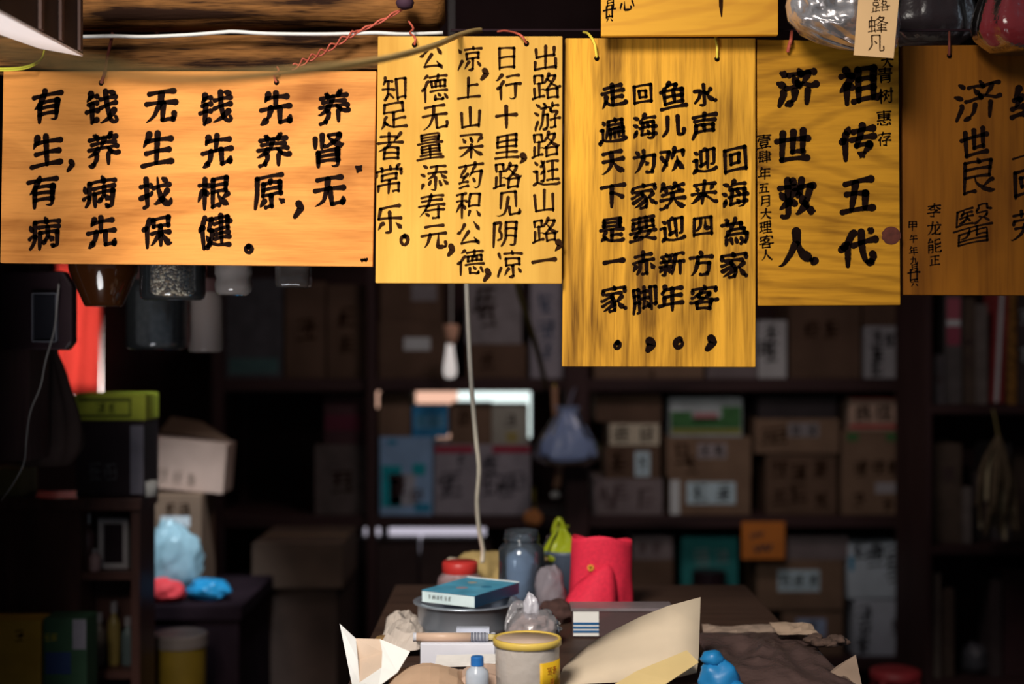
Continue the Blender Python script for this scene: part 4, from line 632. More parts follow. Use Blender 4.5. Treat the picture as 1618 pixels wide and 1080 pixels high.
# silver bag with a paper tag
hb = thing('hanging_bag', P(1320, 75, 2.18))
SILVER = mat('crinkled_foil_film', (0.60, 0.55, 0.54), 0.24, metal=0.75, var=0.45, scale=16, bump=0.9)
outl = [(-115, 1322, 1346), (-85, 1290, 1378), (-55, 1262, 1402), (-20, 1246, 1416), (8, 1241, 1420), (32, 1244, 1422), (48, 1258, 1422), (62, 1282, 1420), (73, 1318, 1418), (79, 1350, 1408)]
V = []; Fc = []; seg = 72; fine = []
for (y0, l0, r0), (y1, l1, r1) in zip(outl[:-1], outl[1:]):
    for k in range(4): t = k / 4; fine.append((y0 + (y1 - y0) * t, l0 + (l1 - l0) * t, r0 + (r1 - r0) * t))
fine.append(outl[-1])
for i, (y, l, r_) in enumerate(fine):
    a_, b_ = P(l, y, 2.20), P(r_, y, 2.20); t = i / (len(fine) - 1); dp = .042 * math.sin(math.pi * min(.93, t * .9 + .05)) + .004
    for k in range(seg):
        an = 2 * math.pi * k / seg; cx = math.cos(an); q = Vector((cx * 2.4, math.sin(an) * 2.4, y * .022))
        wr = .55 * abs(noise.noise(q)) + .30 * abs(noise.noise(q * 2.3)) + .12 * noise.noise(q * 5)
        V.append(((a_.x + b_.x) / 2 + cx * (b_.x - a_.x) / 2 * (1 - .05 * wr), 2.20 + math.sin(an) * dp * (1.35 - 1.5 * wr), a_.z + .004 * noise.noise(q * 2)))
for i in range(len(fine) - 1):
    for k in range(seg): Fc.append([i * seg + k, i * seg + (k + 1) % seg, (i + 1) * seg + (k + 1) % seg, (i + 1) * seg + k])
Fc += [list(range(seg)), list(range((len(fine) - 1) * seg, len(fine) * seg))]
top = P(1334, -115, 2.20); link('bag_film', V, Fc, SILVER, hb, True)
MB().tube([top, (top.x, 2.20, 2.115)], 0.006, 8).build('twisted_neck', SILVER, hb, True)
dt = 2.135
TAGM = mat('tan_tag_paper', (0.80, 0.50, 0.24), 0.8, var=0.05)
tq = [(1361, -60), (1426, -60), (1412, 92), (1349, 87)]
lo = [P(x, y, dt) for x, y in tq]; tg = MB().hexa(lo, [v + Vector((0, .0012, 0)) for v in lo]).build('paper_tag', TAGM, hb)
writing('lettering', [('露', 1391, 5, 30, .028), ('蜂', 1387, 39, 30, .032), ('凡', 1384, 69, 28, .034)], dt, INKB, tg, 0.035, 0.05)
tag(hb, 'silvery plastic bag with a tan paper tag hanging at the top right', 'bag')
DARKF = film('dark_film', (0.10, 0.075, 0.085), 0.35, 0.3)
g = gathered(P(1468, 70, 2.42), 0.082, 0.06, 0.22, 5.0); o = g.build('hanging_bag', DARKF, None, True)
tag(o, 'dark smoky plastic bag hanging right of the silvery one', 'bag')
REDF = film('red_film', (0.42, 0.05, 0.06), 0.2, 0.2)
rb = gathered(P(1612, 82, 2.23), 0.075, 0.05, 0.21, 8.0).build('hanging_bag', REDF, None, True)
tag(rb, 'dark red plastic bag in the top right corner of the frame', 'bag')
MB().tube([P(1612, -128, 2.23), (P(1612, 0, 2.23).x, 2.215, 2.105)], 0.006, 8).build('twisted_neck', REDF, rb, True)
MB().tube([P(1468, -134, 2.42), (P(1468, 0, 2.42).x, 2.375, 2.10)], 0.006, 8).build('twisted_neck', DARKF, o, True)

# ------------------------------------------------------------------ jars hung behind the wide sign
def jar_prof(r, h, neck, rt=0.78):
    t = 0.0018
    out = [(0, 0), (r * .86, 0), (r * .97, r * .08), (r, r * .2), (r, h * .74), (r * .96, h * .80), (r * rt, h * .87), (r * neck, h * .89), (r * neck, h)]
    inn = [(r * neck - t, h), (r * neck - t, h * .885), (r * rt - t, h * .865), (r * .96 - t, h * .79), (r - t, h * .73), (r - t, r * .22), (r * .95 - t, t * 2), (0, t * 2)]
    return out, inn
LIDD = mat('dark_lid', (0.06, 0.03, 0.03), 0.4)
def hung_jar(label, cx, base_py, rpx, d, h, glass, content, fill, group=None, prof=None, sq=False, sx=1.0, seg=36):
    b = P(cx, base_py, d); r = rpx / F * d
    root = thing('glass_jar', b); out, inn = jar_prof(r, h, .80)
    if prof: out = prof(r, h); inn = None
    fn = (lambda a, i, t: min(1.0 / max(abs(math.cos(a)), abs(math.sin(a))), 1.22)) if sq else None
    mb = MB().lathe(b, out + (inn or []), seg, fn); mb.build('jar_body', glass, root, True)
    if content:
        cr = r * (0.95 if not prof else .93)
        pr = [(0, .004), (cr * .8, .004), (cr * .96, r * .1), (cr * .97, r * .24), (cr * .97, h * fill), (0, h * fill + .004)] if not prof else [(q[0] * .93, q[1] + .003) for q in out if q[1] < h * fill] + [(0, h * fill)]
        MB().lathe(b, pr, seg, fn).build('jar_contents', content, root, True)
    MB().lathe(b + Vector((0, 0, h * .92)), [(0, 0.016), (r * .84, 0.016), (r * .86, 0.012), (r * .86, -.012), (r * .82, -.012)], seg).build('lid', LIDD, root, False)
    zt = b.z + h * .92 + .016
    dy = 2.53 - b.y
    pts = [(b.x, b.y, zt - .002), (b.x, b.y, zt + .02), (b.x, 2.53, max(pz - .016, zt + .03))] if abs(dy) < .2 else [(b.x, b.y, zt - .002), (b.x, b.y, 2.752)]
    MB().tube(pts, 0.0016, 6, False).build('hanging_string', CORDR, root)
    tag(root, label, 'jar', group); return root
def seeds_mat():
    m = bpy.data.materials.new('mixed_seeds'); m.use_nodes = True; nt = m.node_tree; b = nt.nodes['Principled BSDF']; L = nt.links.new
    tc = nt.nodes.new('ShaderNodeTexCoord'); v = nt.nodes.new('ShaderNodeTexVoronoi'); v.inputs['Scale'].default_value = 210
    L(tc.outputs['Object'], v.inputs['Vector']); rp = nt.nodes.new('ShaderNodeValToRGB')
    e = rp.color_ramp.elements; e[0].position = 0.0; e[0].color = (0.03, 0.014, 0.008, 1); e[1].position = 1.0; e[1].color = (0.80, 0.60, 0.38, 1); k = e.new(.55); k.color = (0.32, 0.18, 0.08, 1)
    sx = nt.nodes.new('ShaderNodeSeparateColor'); L(v.outputs['Color'], sx.inputs[0]); L(sx.outputs[0], rp.inputs[0]); L(rp.outputs[0], b.inputs['Base Color'])
    bp = nt.nodes.new('ShaderNodeBump'); bp.inputs['Strength'].default_value = 1.0; bp.inputs['Distance'].default_value = .004; bp.invert = True; L(v.outputs['Distance'], bp.inputs['Height']); L(bp.outputs[0], b.inputs['Normal'])
    b.inputs['Roughness'].default_value = .35; return m
SEEDS = seeds_mat(); LIQ = mat('dark_amber_liquor', (0.09, 0.025, 0.008), 0.25, spec=.5)
hung_jar('dark amber jar tapering to its foot, hung below the left end of the wide sign', 164, 484, 54, 2.52, 0.15, AMBER, LIQ, .8, prof=lambda r, h: [(0, 0), (r * .52, 0), (r * .57, .004), (r * .98, r * 1.02), (r, r * 1.15), (r, h * .8), (r * .84, h * .9), (r * .84, h)])
hung_jar('jar of mixed brown seeds hung below the wide sign', 273, 474, 51, 2.47, 0.14, GLASS, SEEDS, .86)
RIB = film('ribbed_clear_plastic', (0.66, 0.58, 0.54), 0.92, 0.06, .3, .1)
hung_jar('small ribbed clear plastic jar hung below the wide sign', 369, 466, 30, 2.46, 0.11, film('milky_ribbed_plastic', (.72, .64, .60), .72, .07, .3, .15), None, 0, prof=lambda r, h: [(0, .003), (r * .6, .003), (r * .75, 0), (r * .93, .006), (r, .018), (r * .9, .028), (r * .99, .037), (r * .99, .05), (r * .91, .06), (r, .068), (r, h * .85), (r * .8, h * .92), (r * .8, h)])
hung_jar('square clear glass jar hung below the right half of the wide sign', 464, 454, 27, 2.50, 0.11, RIB, None, 0, sq=True, seg=48, prof=lambda r, h: [(0, .002), (r * .9, .0), (r * .98, .004), (r, .012), (r, h * .82), (r * .8, h * .9), (r * .8, h)])
hung_jar('large clear jar hung farther back beneath the jar of seeds', 248, 552, 48, 2.95, 0.17, GLASS, mat('dark_dried_herb', (0.03, 0.025, 0.022), .8, var=.5, scale=90), .7)
hung_jar('pale clouded jar hung farther back, right of the large clear jar', 325, 556, 27, 3.0, 0.15, film('clouded_plastic', (.45, .38, .36), .5, .15, .3, .1), None, 0)

# ------------------------------------------------------------------ left side: post, device, cabinet
dv = thing('meter_box', P(60, 552, 2.715)); q = [P(x, y, 2.715) for x, y in ((2, 428), (100, 428), (114, 452), (114, 540), (104, 553), (2, 553))]
o = MB().hexa(q, [v + Vector((0, .0345, 0)) for v in q]).build('meter_case', BLACKP, dv); bv = o.modifiers.new('b', 'BEVEL'); bv.width = .004; bv.segments = 2
f = MB(); a, b = P(52, 463, 2.71), P(91, 540, 2.71); t = .0016
f.box(a.x, b.x, 2.703, 2.7148, a.z - t, a.z).box(a.x, b.x, 2.703, 2.7148, b.z, b.z + t).box(a.x, a.x + t, 2.703, 2.7148, b.z, a.z).box(b.x - t, b.x, 2.703, 2.7148, b.z, a.z)
f.build('window_rim', mat('grey_rim', (.22, .22, .26), .3), dv)
MB().box(a.x + t, b.x - t, 2.709, 2.7148, b.z + t, a.z - t).build('window_glass', mat('dark_glass', (.02, .02, .026), .08, spec=.6), dv)
tag(dv, 'black box with a small framed window mounted on the left post', 'meter')
tag(MB().tube([P(x, y, 2.70) for x, y in ((93, 448), (90, 480), (86, 520), (72, 570), (64, 610), (48, 650), (42, 690), (38, 730), (20, 765))] + [P(2, 790, 2.735)], 0.0016, 6).build('thin_cable', mat('grey_cable', (.30, .28, .27), .6), None, True), 'thin grey cable trailing down from the black box on the left post', 'cable')
JACK = mat('dark_bag_cloth', (0.055, 0.035, 0.032), .9, var=.3, scale=8)
gb = gathered(P(72, 735, 2.95), .075, .055, .30, 3.0, neck=.8).build('cloth_bag', JACK, None, True)
tag(gb, 'dark cloth bag hanging below the black box at the far left', 'bag')
p = P(72, 735, 2.95); MB().tube([(p.x, p.y, p.z + .30), (p.x - .01, 2.88, p.z + .40)], .004, 6).build('strap', JACK, gb)

CABW = wood('dark_cabinet_wood', (0.085, 0.034, 0.026), (0.035, 0.012, 0.010), 'z', rough=.45, spec=.35)
cb = thing('wooden_cabinet', (-1.05, 3.27, 0)); xr = P(249, 0, 3.34).x - .006; ct = P(0, 786, 3.2).z; xl = -1.42
MB().box(xl, xr + .006, 3.19, 3.35, ct - .028, ct, .003).build('cabinet_top', CABW, cb)
for x in (xl, P(112, 0, 3.2).x, xr - .02): MB().box(x, x + .02, 3.205, 3.34, 0, ct - .028).build('side_panel', CABW, cb)
MB().box(xl + .02, xr - .02, 3.325, 3.34, 0, ct - .028).build('back_panel', CABW, cb)
sh = [P(0, 905, 3.2).z, P(0, 1062, 3.2).z, .12]; xm = P(112, 0, 3.2).x + .02
for z in sh: MB().box(xm, xr - .02, 3.215, 3.325, z - .018, z).build('shelf', CABW, cb)
MB().box(xl + .02, xm - .02, 3.205, 3.222, sh[0] - .16, ct - .03).build('cabinet_door', CABW, cb)
tag(cb, 'dark wooden cabinet with open shelves at the lower left', 'cabinet')

def front(bx, rect, y, m, name, parent, t=.0012):
    """thin label stuck on a front face; rect in px at distance y"""
    a, b = P(rect[0], rect[1], y), P(rect[2], rect[3], y)
    return MB().box(a.x, b.x, y - t, y - .0001, b.z, a.z).build(name, m, parent)
def carton(label, x0, x1, top, base, d, depth, m, cat='box', name='cardboard_box', group=None, labels=(), marks=(), tape=True, band=(), yaw=0.0, lean=0.0, text=(), ink=INKB):
    """box standing on height base: px left, px right, px top of its front face at distance d"""
    a, b = P(x0, 0, d), P(x1, 0, d); zt = top if top < 10 else P(0, top, d).z
    w = b.x - a.x; h = zt - base; mb = MB(); g = min(.003, h * .06)
    mb.box(a.x, b.x, d, d + depth, base, zt - .003, .0025)
    mb.box(a.x + .0015, b.x - .0015, d + .001, d + depth / 2 - .001, zt - .0035, zt).box(a.x + .0015, b.x - .0015, d + depth / 2 + .001, d + depth - .001, zt - .0035, zt)
    o = mb.build(name, m)
    if tape:
        tx = (a.x + b.x) / 2; th = min(.05, w * .25) / 2
        MB().box(a.x + w * .02, b.x - w * .02, d + depth / 2 - .02, d + depth / 2 + .02, zt, zt + .0006).build('tape_strip', TAPE, o)
    for rect, lm, n in labels:
        l = front(o, rect, d, lm, 'label', o)
        if n:
            hh = (rect[3] - rect[1]); ww = rect[2] - rect[0]
            for k in range(n):
                mk = MB()
                cx = rect[0] + ww * (k + .5) / n; p = P(cx, (rect[1] + rect[3]) / 2, d); p.y -= .0022
                scribble(mk, Matrix.Translation(p), min(hh * .85, ww / n * .95) / F * d, .075); mk.build('written_character', INK, l)
    for rect, bm_ in band: front(o, rect, d, bm_, 'printed_band', o)
    if marks:
        for cx, cy, s in marks:
            mk = MB(); p = P(cx, cy, d); p.y -= .0016; scribble(mk, Matrix.Translation(p), s / F * d, .075); mk.build('written_character', ink, o)
    for it in text: writing('written_character', [it], d - .001, ink, o, .06)
    if yaw: o.rotation_euler.z = yaw
    if lean: o.rotation_euler.y = lean
    tag(o, label, cat, group); return zt
ctz = ct
# on the cabinet
OLIVE = mat('olive_green_card', (0.46, 0.50, 0.045), .6, var=.12); OLIVED = mat('dark_olive_print', (.12, .14, .015), .7); GREYC = mat('grey_lilac_card', (.24, .22, .27), .8, var=.2)
zt = carton('dark box on top of the wooden cabinet, with a grey edge', 120, 228, 664, ctz, 3.21, .13, BLACKP, tape=False, marks=((150, 745, 30), (175, 745, 30)), ink=mat('grey_print', (.09, .085, .09), .8), labels=(((206, 672, 227, 780), GREYC, 0),))
carton('olive green carton lying on the dark box on the cabinet', 117, 230, 622, zt, 3.212, .12, OLIVE, tape=False, band=(((124, 629, 204, 634), OLIVED), ((124, 655, 204, 659), OLIVED), ((204, 629, 207, 659), OLIVED)), marks=((160, 645, 18), (178, 645, 18)), ink=OLIVED)
carton('small dull yellow carton on the cabinet at the left edge of the frame', -20, 32, 741, ctz, 3.22, .12, mat('dull_yellow', (.17, .13, .05), .8), tape=False)
wcup = MB().lathe(P(237, 0, 3.235) * 1 + Vector((0, 0, ctz - P(237, 0, 3.235).z)), [(0, 0), (.014, 0), (.019, .035), (.0175, .035), (.0135, .003), (0, .003)], 20).build('cup', WHITEP, None, True)
tag(wcup, 'small white cup on the right end of the wooden cabinet', 'cup')
# inside the cabinet
GREYD = mat('dim_grey_card', (.26, .23, .24), .8, var=.2); 
fr = thing('picture_frame', P(178, 905, 3.27)); a, b = P(156, 826, 3.27), P(203, 905, 3.27); a.z = sh[0] + (a.z - b.z); b.z = sh[0]
f = MB(); t = .012
f.box(a.x, b.x, 3.265, 3.28, b.z, b.z + t).box(a.x, b.x, 3.265, 3.28, a.z - t, a.z).box(a.x, a.x + t, 3.265, 3.28, b.z + t, a.z - t).box(b.x - t, b.x, 3.265, 3.28, b.z + t, a.z - t)
f.build('frame', mat('frame_grey', (.40, .36, .36), .6), fr); MB().box(a.x + t, b.x - t, 3.272, 3.278, b.z + t, a.z - t).build('backing', BLACKP, fr); tag(fr, 'small grey frame on the upper shelf of the cabinet', 'frame')
def bottle(label, cx, base, d, r, h, m, capm, cat='bottle', group=None, name='bottle'):
    c = P(cx, 0, d); c.z = base; o = MB().lathe(c, [(0, 0), (r * .9, 0), (r, r * .15), (r, h * .62), (r * .85, h * .70), (r * .42, h * .78), (r * .42, h * .84), (0, h * .84)], 24).build(name, m, None, True)
    MB().lathe(c + Vector((0, 0, h * .82)), [(r * .5, 0), (r * .5, h * .18), (0, h * .18)], 20).build('cap', capm, o)
    tag(o, label, cat, group); return o
bottle('brown bottle with a whitish cap at the left end of the cabinet shelf', 135, sh[0], 3.27, .022, .125, mat('brown_bottle', (.10, .05, .05), .3), LAB)
bottle('dim pinkish bottle in front of the grey frame in the cabinet', 150, sh[0], 3.235, .014, .05, mat('dim_pink', (.32, .20, .20), .5), GREYD)
carton('dim grey carton right of the grey frame in the cabinet', 205, 219, 835, sh[0], 3.25, .06, mat('dim_card', (.11, .09, .085), .8), tape=False)
for k, (cx, h, c, what) in enumerate(((133, .10, (.16, .14, .13), 'grey bottle first from the left on the lower cabinet shelf'), (157, .12, (.12, .09, .07), 'brown bottle second from the left on the lower cabinet shelf'), (180, .145, (.26, .18, .05), 'yellow-brown bottle third on the lower cabinet shelf'), (202, .11, (.10, .13, .13), 'greenish bottle fourth on the lower cabinet shelf'), (222, .10, (.14, .10, .10), 'dull bottle last on the right of the lower cabinet shelf'))):
    bottle(what, cx, sh[1], 3.28, .015, h, mat('shelf_bottle', c, .35), GREYD, group='bottles on the lower cabinet shelf')
# in front of the cabinet, on a low stand
st = thing('low_stand', (-1.08, 3.05, 0)); zs_ = .63
MB().box(-1.35, P(140, 0, 3.0).x + .02, 2.98, 3.15, zs_ - .025, zs_).build('stand_top', CABW, st)
for x in (-1.33, P(140, 0, 3.0).x - .02):
    for y in (2.99, 3.11): MB().box(x, x + .03, y, y + .03, 0, zs_ - .025).build('leg', CABW, st)
tag(st, 'low dark stand before the cabinet at the bottom left', 'stand')
YEL = mat('ochre_poster', (.50, .27, .03), .7, var=.15); GRN = mat('dark_green_card', (.03, .075, .04), .6); 
carton('ochre yellow box with a dark round mark at the bottom left corner', -60, 64, 980, zs_, 3.02, .08, YEL, tape=False, marks=((31, 1004, 20),), ink=INK)
zt = carton('dark green box with yellow lettering and a blue lower half, beside the ochre box', 68, 137, 976, zs_, 3.02, .08, GRN, tape=False, labels=(((115, 978, 136, 1025), GREYC, 0),), band=(((72, 1030, 112, 1064), mat('dark_blue_print', (.02, .04, .12), .6)),), marks=((75, 1006, 14), (86, 1006, 14)), ink=mat('yellow_print', (.45, .36, .04), .7))

# pile in the bright patch right of the cabinet
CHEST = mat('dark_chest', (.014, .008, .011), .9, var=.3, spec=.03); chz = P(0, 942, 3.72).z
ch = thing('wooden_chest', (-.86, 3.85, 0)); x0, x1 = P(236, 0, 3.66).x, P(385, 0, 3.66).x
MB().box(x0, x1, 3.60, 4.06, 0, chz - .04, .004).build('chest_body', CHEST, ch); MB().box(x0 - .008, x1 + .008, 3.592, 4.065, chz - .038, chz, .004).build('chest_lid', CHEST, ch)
tag(ch, 'dark chest in shadow under the light blue bag, right of the cabinet', 'chest')
z2 = carton('small brown carton standing on the dark chest under the tilted box', 238, 318, 781, chz, 3.82, .18, CARD, marks=((270, 805, 22), (292, 805, 22)), labels=(((254, 815, 300, 832), LAB, 0),))
z1 = carton('pale open cardboard box leaning at the top of the pile right of the cabinet', 226, 352, 696, z2 + .006, 3.86, .13, CARDP, marks=((255, 752, 22), (279, 755, 22), (300, 757, 22)), ink=mat('faded_print', (.33, .22, .17), .8), tape=False, lean=math.radians(5))
bx = [o for o in COL.objects if o.name.startswith('cardboard_box')][-1]
for o in list(COL.objects):
    if o.get('label', '').startswith('pale open cardboard'): bx = o
fl = MB(); w = (P(352, 0, 3.86).x - P(226, 0, 3.86).x) / 2; h = z1 - z2
fl.hexa([(-w, .06, h), (w, .0, h - .002), (w, .003, h - .002), (-w, .064, h)], [(-w + .02, .10, h + .045), (w - .10, .06, h + .04), (w - .10, .064, h + .04), (-w + .02, .105, h + .045)])
o = link('box_flap', [Vector(v) for v in fl.v], fl.f, CARD); COL.objects.unlink(o); COL.objects.link(o); o.parent = bx
BLUEF = film('light_blue_film', (0.55, 0.82, 0.93), 0.12, 0.2, .4)
o = lump(P(272, 0, 3.75) * 1 + Vector((0, 0, chz - P(284, 0, 3.75).z)), (.070, .056, .18), 4.0, .30, crease=.5).build('plastic_bag', BLUEF, None, True)
tag(o, 'crumpled light blue plastic bag on the dark chest, right of the cabinet', 'bag')
REDC = mat('scarlet_cloth', (.70, .05, .06), .7, var=.2)
o = lump(P(262, 0, 3.645) + Vector((0, 0, chz - P(262, 0, 3.645).z)), (.048, .034, .06), 9.0, .3, crease=.3).build('red_bundle', REDC, None, True)
tag(o, 'small red bundle at the foot of the light blue bag', 'bundle')
BLUEP = film('bright_blue_film', (0.03, 0.36, 0.72), 0.05, 0.2, .3)
kn = thing('plastic_bag', P(320, 945, 3.66))
lump(P(330, 0, 3.68) + Vector((0, 0, chz - P(330, 0, 3.68).z)), (.052, .045, .055), 2.0, .3, crease=.3).build('bag_body', BLUEP, kn, True)
for x, y, r in ((322, 928, .020), (346, 937, .012), (306, 932, .011)): lump(P(x, y + 8, 3.655), (r, r, r), x, .25, 16, 10).build('bag_knot', BLUEP, kn, True)
tag(kn, 'dark bright-blue plastic bag with knotted ends on the right of the chest', 'bag')
yb = thing('plastic_bucket', (P(285, 0, 3.4).x, 3.45, 0)); c = Vector((P(285, 0, 3.45).x, 3.45, 0)); r = 41 / F * 3.45; zb = P(0, 1003, 3.42).z
MB().lathe(c, [(0, 0), (r * .86, 0), (r * .98, zb - .03), (r * .98, zb - .005), (r * .9, zb - .005)], 36).build('bucket_body', mat('mustard_plastic', (.19, .12, .012), .5), yb, True)
MB().lathe(c, [(r * 1.05, zb - .03), (r * 1.05, zb - .004), (r * 1.0, zb), (0, zb)], 36).build('bucket_lid', mat('greyish_lid', (.15, .12, .11), .5), yb)
tag(yb, 'mustard yellow bucket with a greyish lid at the lower left', 'bucket')
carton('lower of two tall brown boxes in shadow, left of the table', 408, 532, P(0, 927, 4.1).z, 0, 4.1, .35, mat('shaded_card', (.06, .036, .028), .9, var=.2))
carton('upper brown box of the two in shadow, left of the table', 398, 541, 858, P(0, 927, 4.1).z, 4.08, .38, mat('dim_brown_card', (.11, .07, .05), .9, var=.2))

# ------------------------------------------------------------------ long shelving along the back wall
D = 4.75; k_ = D / F
ZA, ZB, ZC, ZD = P(0, 598, D).z, P(0, 816, D).z, P(0, 1041, D).z, 1.98
rk = thing('shelving_rack', (P(890, 0, D).x, 5.0, 0)); xl, xr = P(335, 0, D).x, P(1456, 0, D).x
for z, t in ((ZA, .042), (ZB, .036), (ZC, .036), (ZD, .036)): MB().box(xl, xr, D, 5.22, z - t, z, .003).build('shelf_board', DARKW, rk)
for x0, x1 in ((335, 352), (580, 594), (893, 930), (1440, 1456)):
    a, b = P(x0, 0, D - .03).x, P(x1, 0, D - .03).x; MB().box(a, b, D - .035, D - .001, 0, 2.3, .003).build('upright', DARKWZ, rk); MB().box(a, b, 5.19, 5.224, 0, 2.3, .003).build('upright', DARKWZ, rk)
tag(rk, 'long dark wooden shelving loaded with boxes along the back wall', 'shelf')
dd = 4.80
GU = 'boxes on the upper back shelf'; GM = 'boxes on the middle back shelf'; GL = 'boxes on the lower back shelf'
BL1 = mat('blue_white_card', (.30, .48, .74), .7, var=.1); BLD = mat('blue_print', (.03, .30, .52), .7); TEAL = mat('teal_print', (.01, .40, .48), .7); DKB = mat('dark_brown_print', (.10, .06, .06), .8)
GRYC = mat('greyish_white_card', (.34, .31, .35), .8, var=.12); MAG = mat('magenta_print', (.42, .03, .07), .7); NEWS = mat('printed_white_card', (.50, .49, .50), .8, var=.12)
# upper row
carton('grey carton on the upper back shelf, leftmost below the square glass jar', 356, 446, 440, ZA, dd, .3, mat('slate_card', (.08, .075, .085), .8, var=.25, scale=20), group=GU, band=(((362, 565, 440, 590), mat('dark_teal_print', (.07, .14, .14), .8)),), tape=False)
carton('dark brown carton on the upper back shelf, second from the left end', 450, 514, 445, ZA, dd, .3, CARDD, group=GU, marks=((482, 520, 40),))
carton('dark brown carton on the upper back shelf, just left of the first upright', 517, 578, 450, ZA, dd, .3, CARDD, group=GU, marks=((548, 500, 34), (548, 545, 30)))
z = carton('brown carton under another on the upper shelf, below the yellow sign, with a white label', 598, 704, 508, ZA, dd, .3, CARDD, group=GU, labels=(((638, 533, 680, 553), LAB, 0),))
carton('brown carton resting on the one with a white label, below the yellow sign', 600, 698, 440, z, dd, .3, CARDD, group=GU, labels=(((650, 448, 690, 475), GREYD, 0),))
z = carton('brown carton right of the small bulb on the upper shelf', 737, 832, 543, ZA, dd, .3, CARDD, group=GU, marks=((770, 570, 28),))
carton('greyish printed carton on the one right of the small bulb', 736, 824, 440, z, dd, .3, GREYD, group=GU, marks=((765, 475, 44), (770, 500, 40)))
carton('blue-grey printed carton on the upper shelf, beside the thick upright', 838, 890, 440, ZA, dd, .3, GRYC, group=GU, marks=((862, 480, 34), (864, 520, 34), (862, 555, 30)), ink=mat('dim_blue_ink', (.06, .09, .16), .8), tape=False)
carton('low brown carton on the upper shelf under the tall sign', 938, 1112, 545, ZA, dd, .3, CARD, group=GU, marks=((1030, 590, 12),))
carton('grey carton on the upper shelf behind the right edge of the tall sign', 1117, 1196, 555, ZA, dd, .3, CARDG, group=GU)
carton('white card with brush writing right of the tall sign on the upper shelf', 1198, 1243, 506, ZA, dd - .01, .2, NEWS, group=GU, marks=((1217, 530, 32), (1218, 557, 34), (1205, 550, 26)), ink=INK, tape=False)
carton('largest brown carton on the upper shelf, below the sign with the red knot', 1248, 1360, 455, ZA, dd, .3, CARDD, group=GU, marks=((1282, 520, 30), (1312, 520, 30)))
z = carton('white carton with rows of writing at the right end of the upper shelf', 1366, 1437, 515, ZA, dd, .3, mat('lilac_white_card', (.36, .35, .37), .8, var=.1), group=GU, marks=((1382, 535, 28), (1404, 538, 26), (1384, 560, 30), (1386, 582, 26)), ink=INK, tape=False)
carton('dark brown carton on the white one at the right end of the upper shelf', 1364, 1434, 470, z, dd, .3, CARDD, group=GU)
# middle row
z = carton('greyish carton on the middle back shelf, left of the first upright', 497, 579, 702, ZB, dd, .3, mat('dusty_card', (.11, .085, .08), .85, var=.25), group=GM, marks=((540, 760, 40),))
carton('dark maroon carton on the greyish one, left of the first upright', 512, 576, 622, z, dd, .3, mat('maroon_card', (.07, .03, .035), .8), group=GM, band=(((514, 655, 574, 680), mat('maroon_print', (.12, .02, .04), .8)),))
zb1 = carton('blue and white picture carton on the middle shelf', 600, 683, 690, ZB, dd - .015, .28, BL1, group=GM, tape=False, band=(((603, 735, 634, 800), TEAL), ((652, 732, 672, 750), TEAL), ((655, 795, 680, 808), BLD), ((616, 748, 656, 798), mat('pale_print', (.46, .46, .52), .8)), ((612, 695, 627, 702), BLD)), marks=((628, 768, 34), (658, 785, 26)), ink=DKB)
zb2 = carton('wide greyish white carton with a magenta top band on the middle shelf', 686, 838, 702, ZB, dd, .3, GRYC, group=GM, tape=False, band=(((687, 704, 748, 715), MAG), ((778, 704, 837, 715), MAG)), marks=((710, 765, 44), (728, 728, 24), (775, 735, 40), (772, 765, 40), (800, 768, 42), (818, 760, 34)), ink=mat('slate_print', (.10, .09, .11), .8))
carton('tall brown carton on the blue and white one, beside the first upright', 598, 649, 620, zb1, dd, .26, CARD, group=GM)
carton('narrow dark filler carton hiding part of the bright pane, left of the tall brown one', 584, 597, 648, ZB + .0, dd + .06, .2, CARDD, group=GM, tape=False)  # added to cover the lower left of the glowing pane behind
carton('small bright blue carton on the blue and white picture carton', 651, 707, 641, zb1 + .0, dd - .012, .2, mat('bright_blue_card', (.04, .30, .62), .6), group=GM, tape=False, band=(((656, 655, 702, 676), mat('light_blue_print', (.22, .52, .80), .7)),), marks=((668, 664, 22), (690, 666, 22)), ink=BLD)
carton('brown carton on the magenta-banded one, behind the hanging cord', 711, 777, 638, zb2, dd + .01, .25, CARD, group=GM, marks=((735, 660, 26),))
carton('cream picture carton on the right end of the magenta-banded one', 777, 835, 640, zb2, dd, .22, mat('cream_card', (.42, .40, .34), .8, var=.12), group=GM, tape=False, band=(((800, 682, 818, 698), mat('yellow_dim', (.42, .34, .12), .8)),), marks=((806, 664, 22),))
z = carton('greyish white carton at the bottom of the stack right of the thick upright', 938, 1047, 756, ZB, dd, .3, CARDG, group=GM, marks=((952, 780, 26), (980, 775, 28), (965, 795, 26), (1018, 788, 34)), ink=DKB)
z = carton('dark brown carton with a whitish picture, second in the stack by the thick upright', 956, 1043, 708, z, dd, .3, CARDD, group=GM, labels=(((1003, 713, 1027, 752), LABB, 1),), marks=((978, 730, 34),))
z = carton('long cream labelled carton, third in the stack by the thick upright', 962, 1044, 666, z, dd, .3, CARDD, group=GM, labels=(((963, 669, 1041, 703), CREAM, 2),), tape=False)
carton('plain dark brown carton at the top of the stack by the thick upright', 941, 1045, 624, z, dd, .3, CARDD, group=GM)
z = carton('brown carton with a bluish written label on the middle shelf', 1058, 1186, 753, ZB, dd, .3, CARD, group=GM, labels=(((1085, 761, 1162, 796), LABB, 2), ((1059, 758, 1074, 812), LAB, 0)))
z = carton('brown carton under the green scenic carton', 1053, 1187, 690, z, dd, .3, CARD, group=GM, labels=(((1102, 700, 1148, 724), mat('faded_label', (.33, .28, .29), .8), 2),), marks=((1078, 718, 36), (1092, 735, 30)))
GREENP = mat('green_print', (.05, .16, .05), .7, var=.3, scale=30)
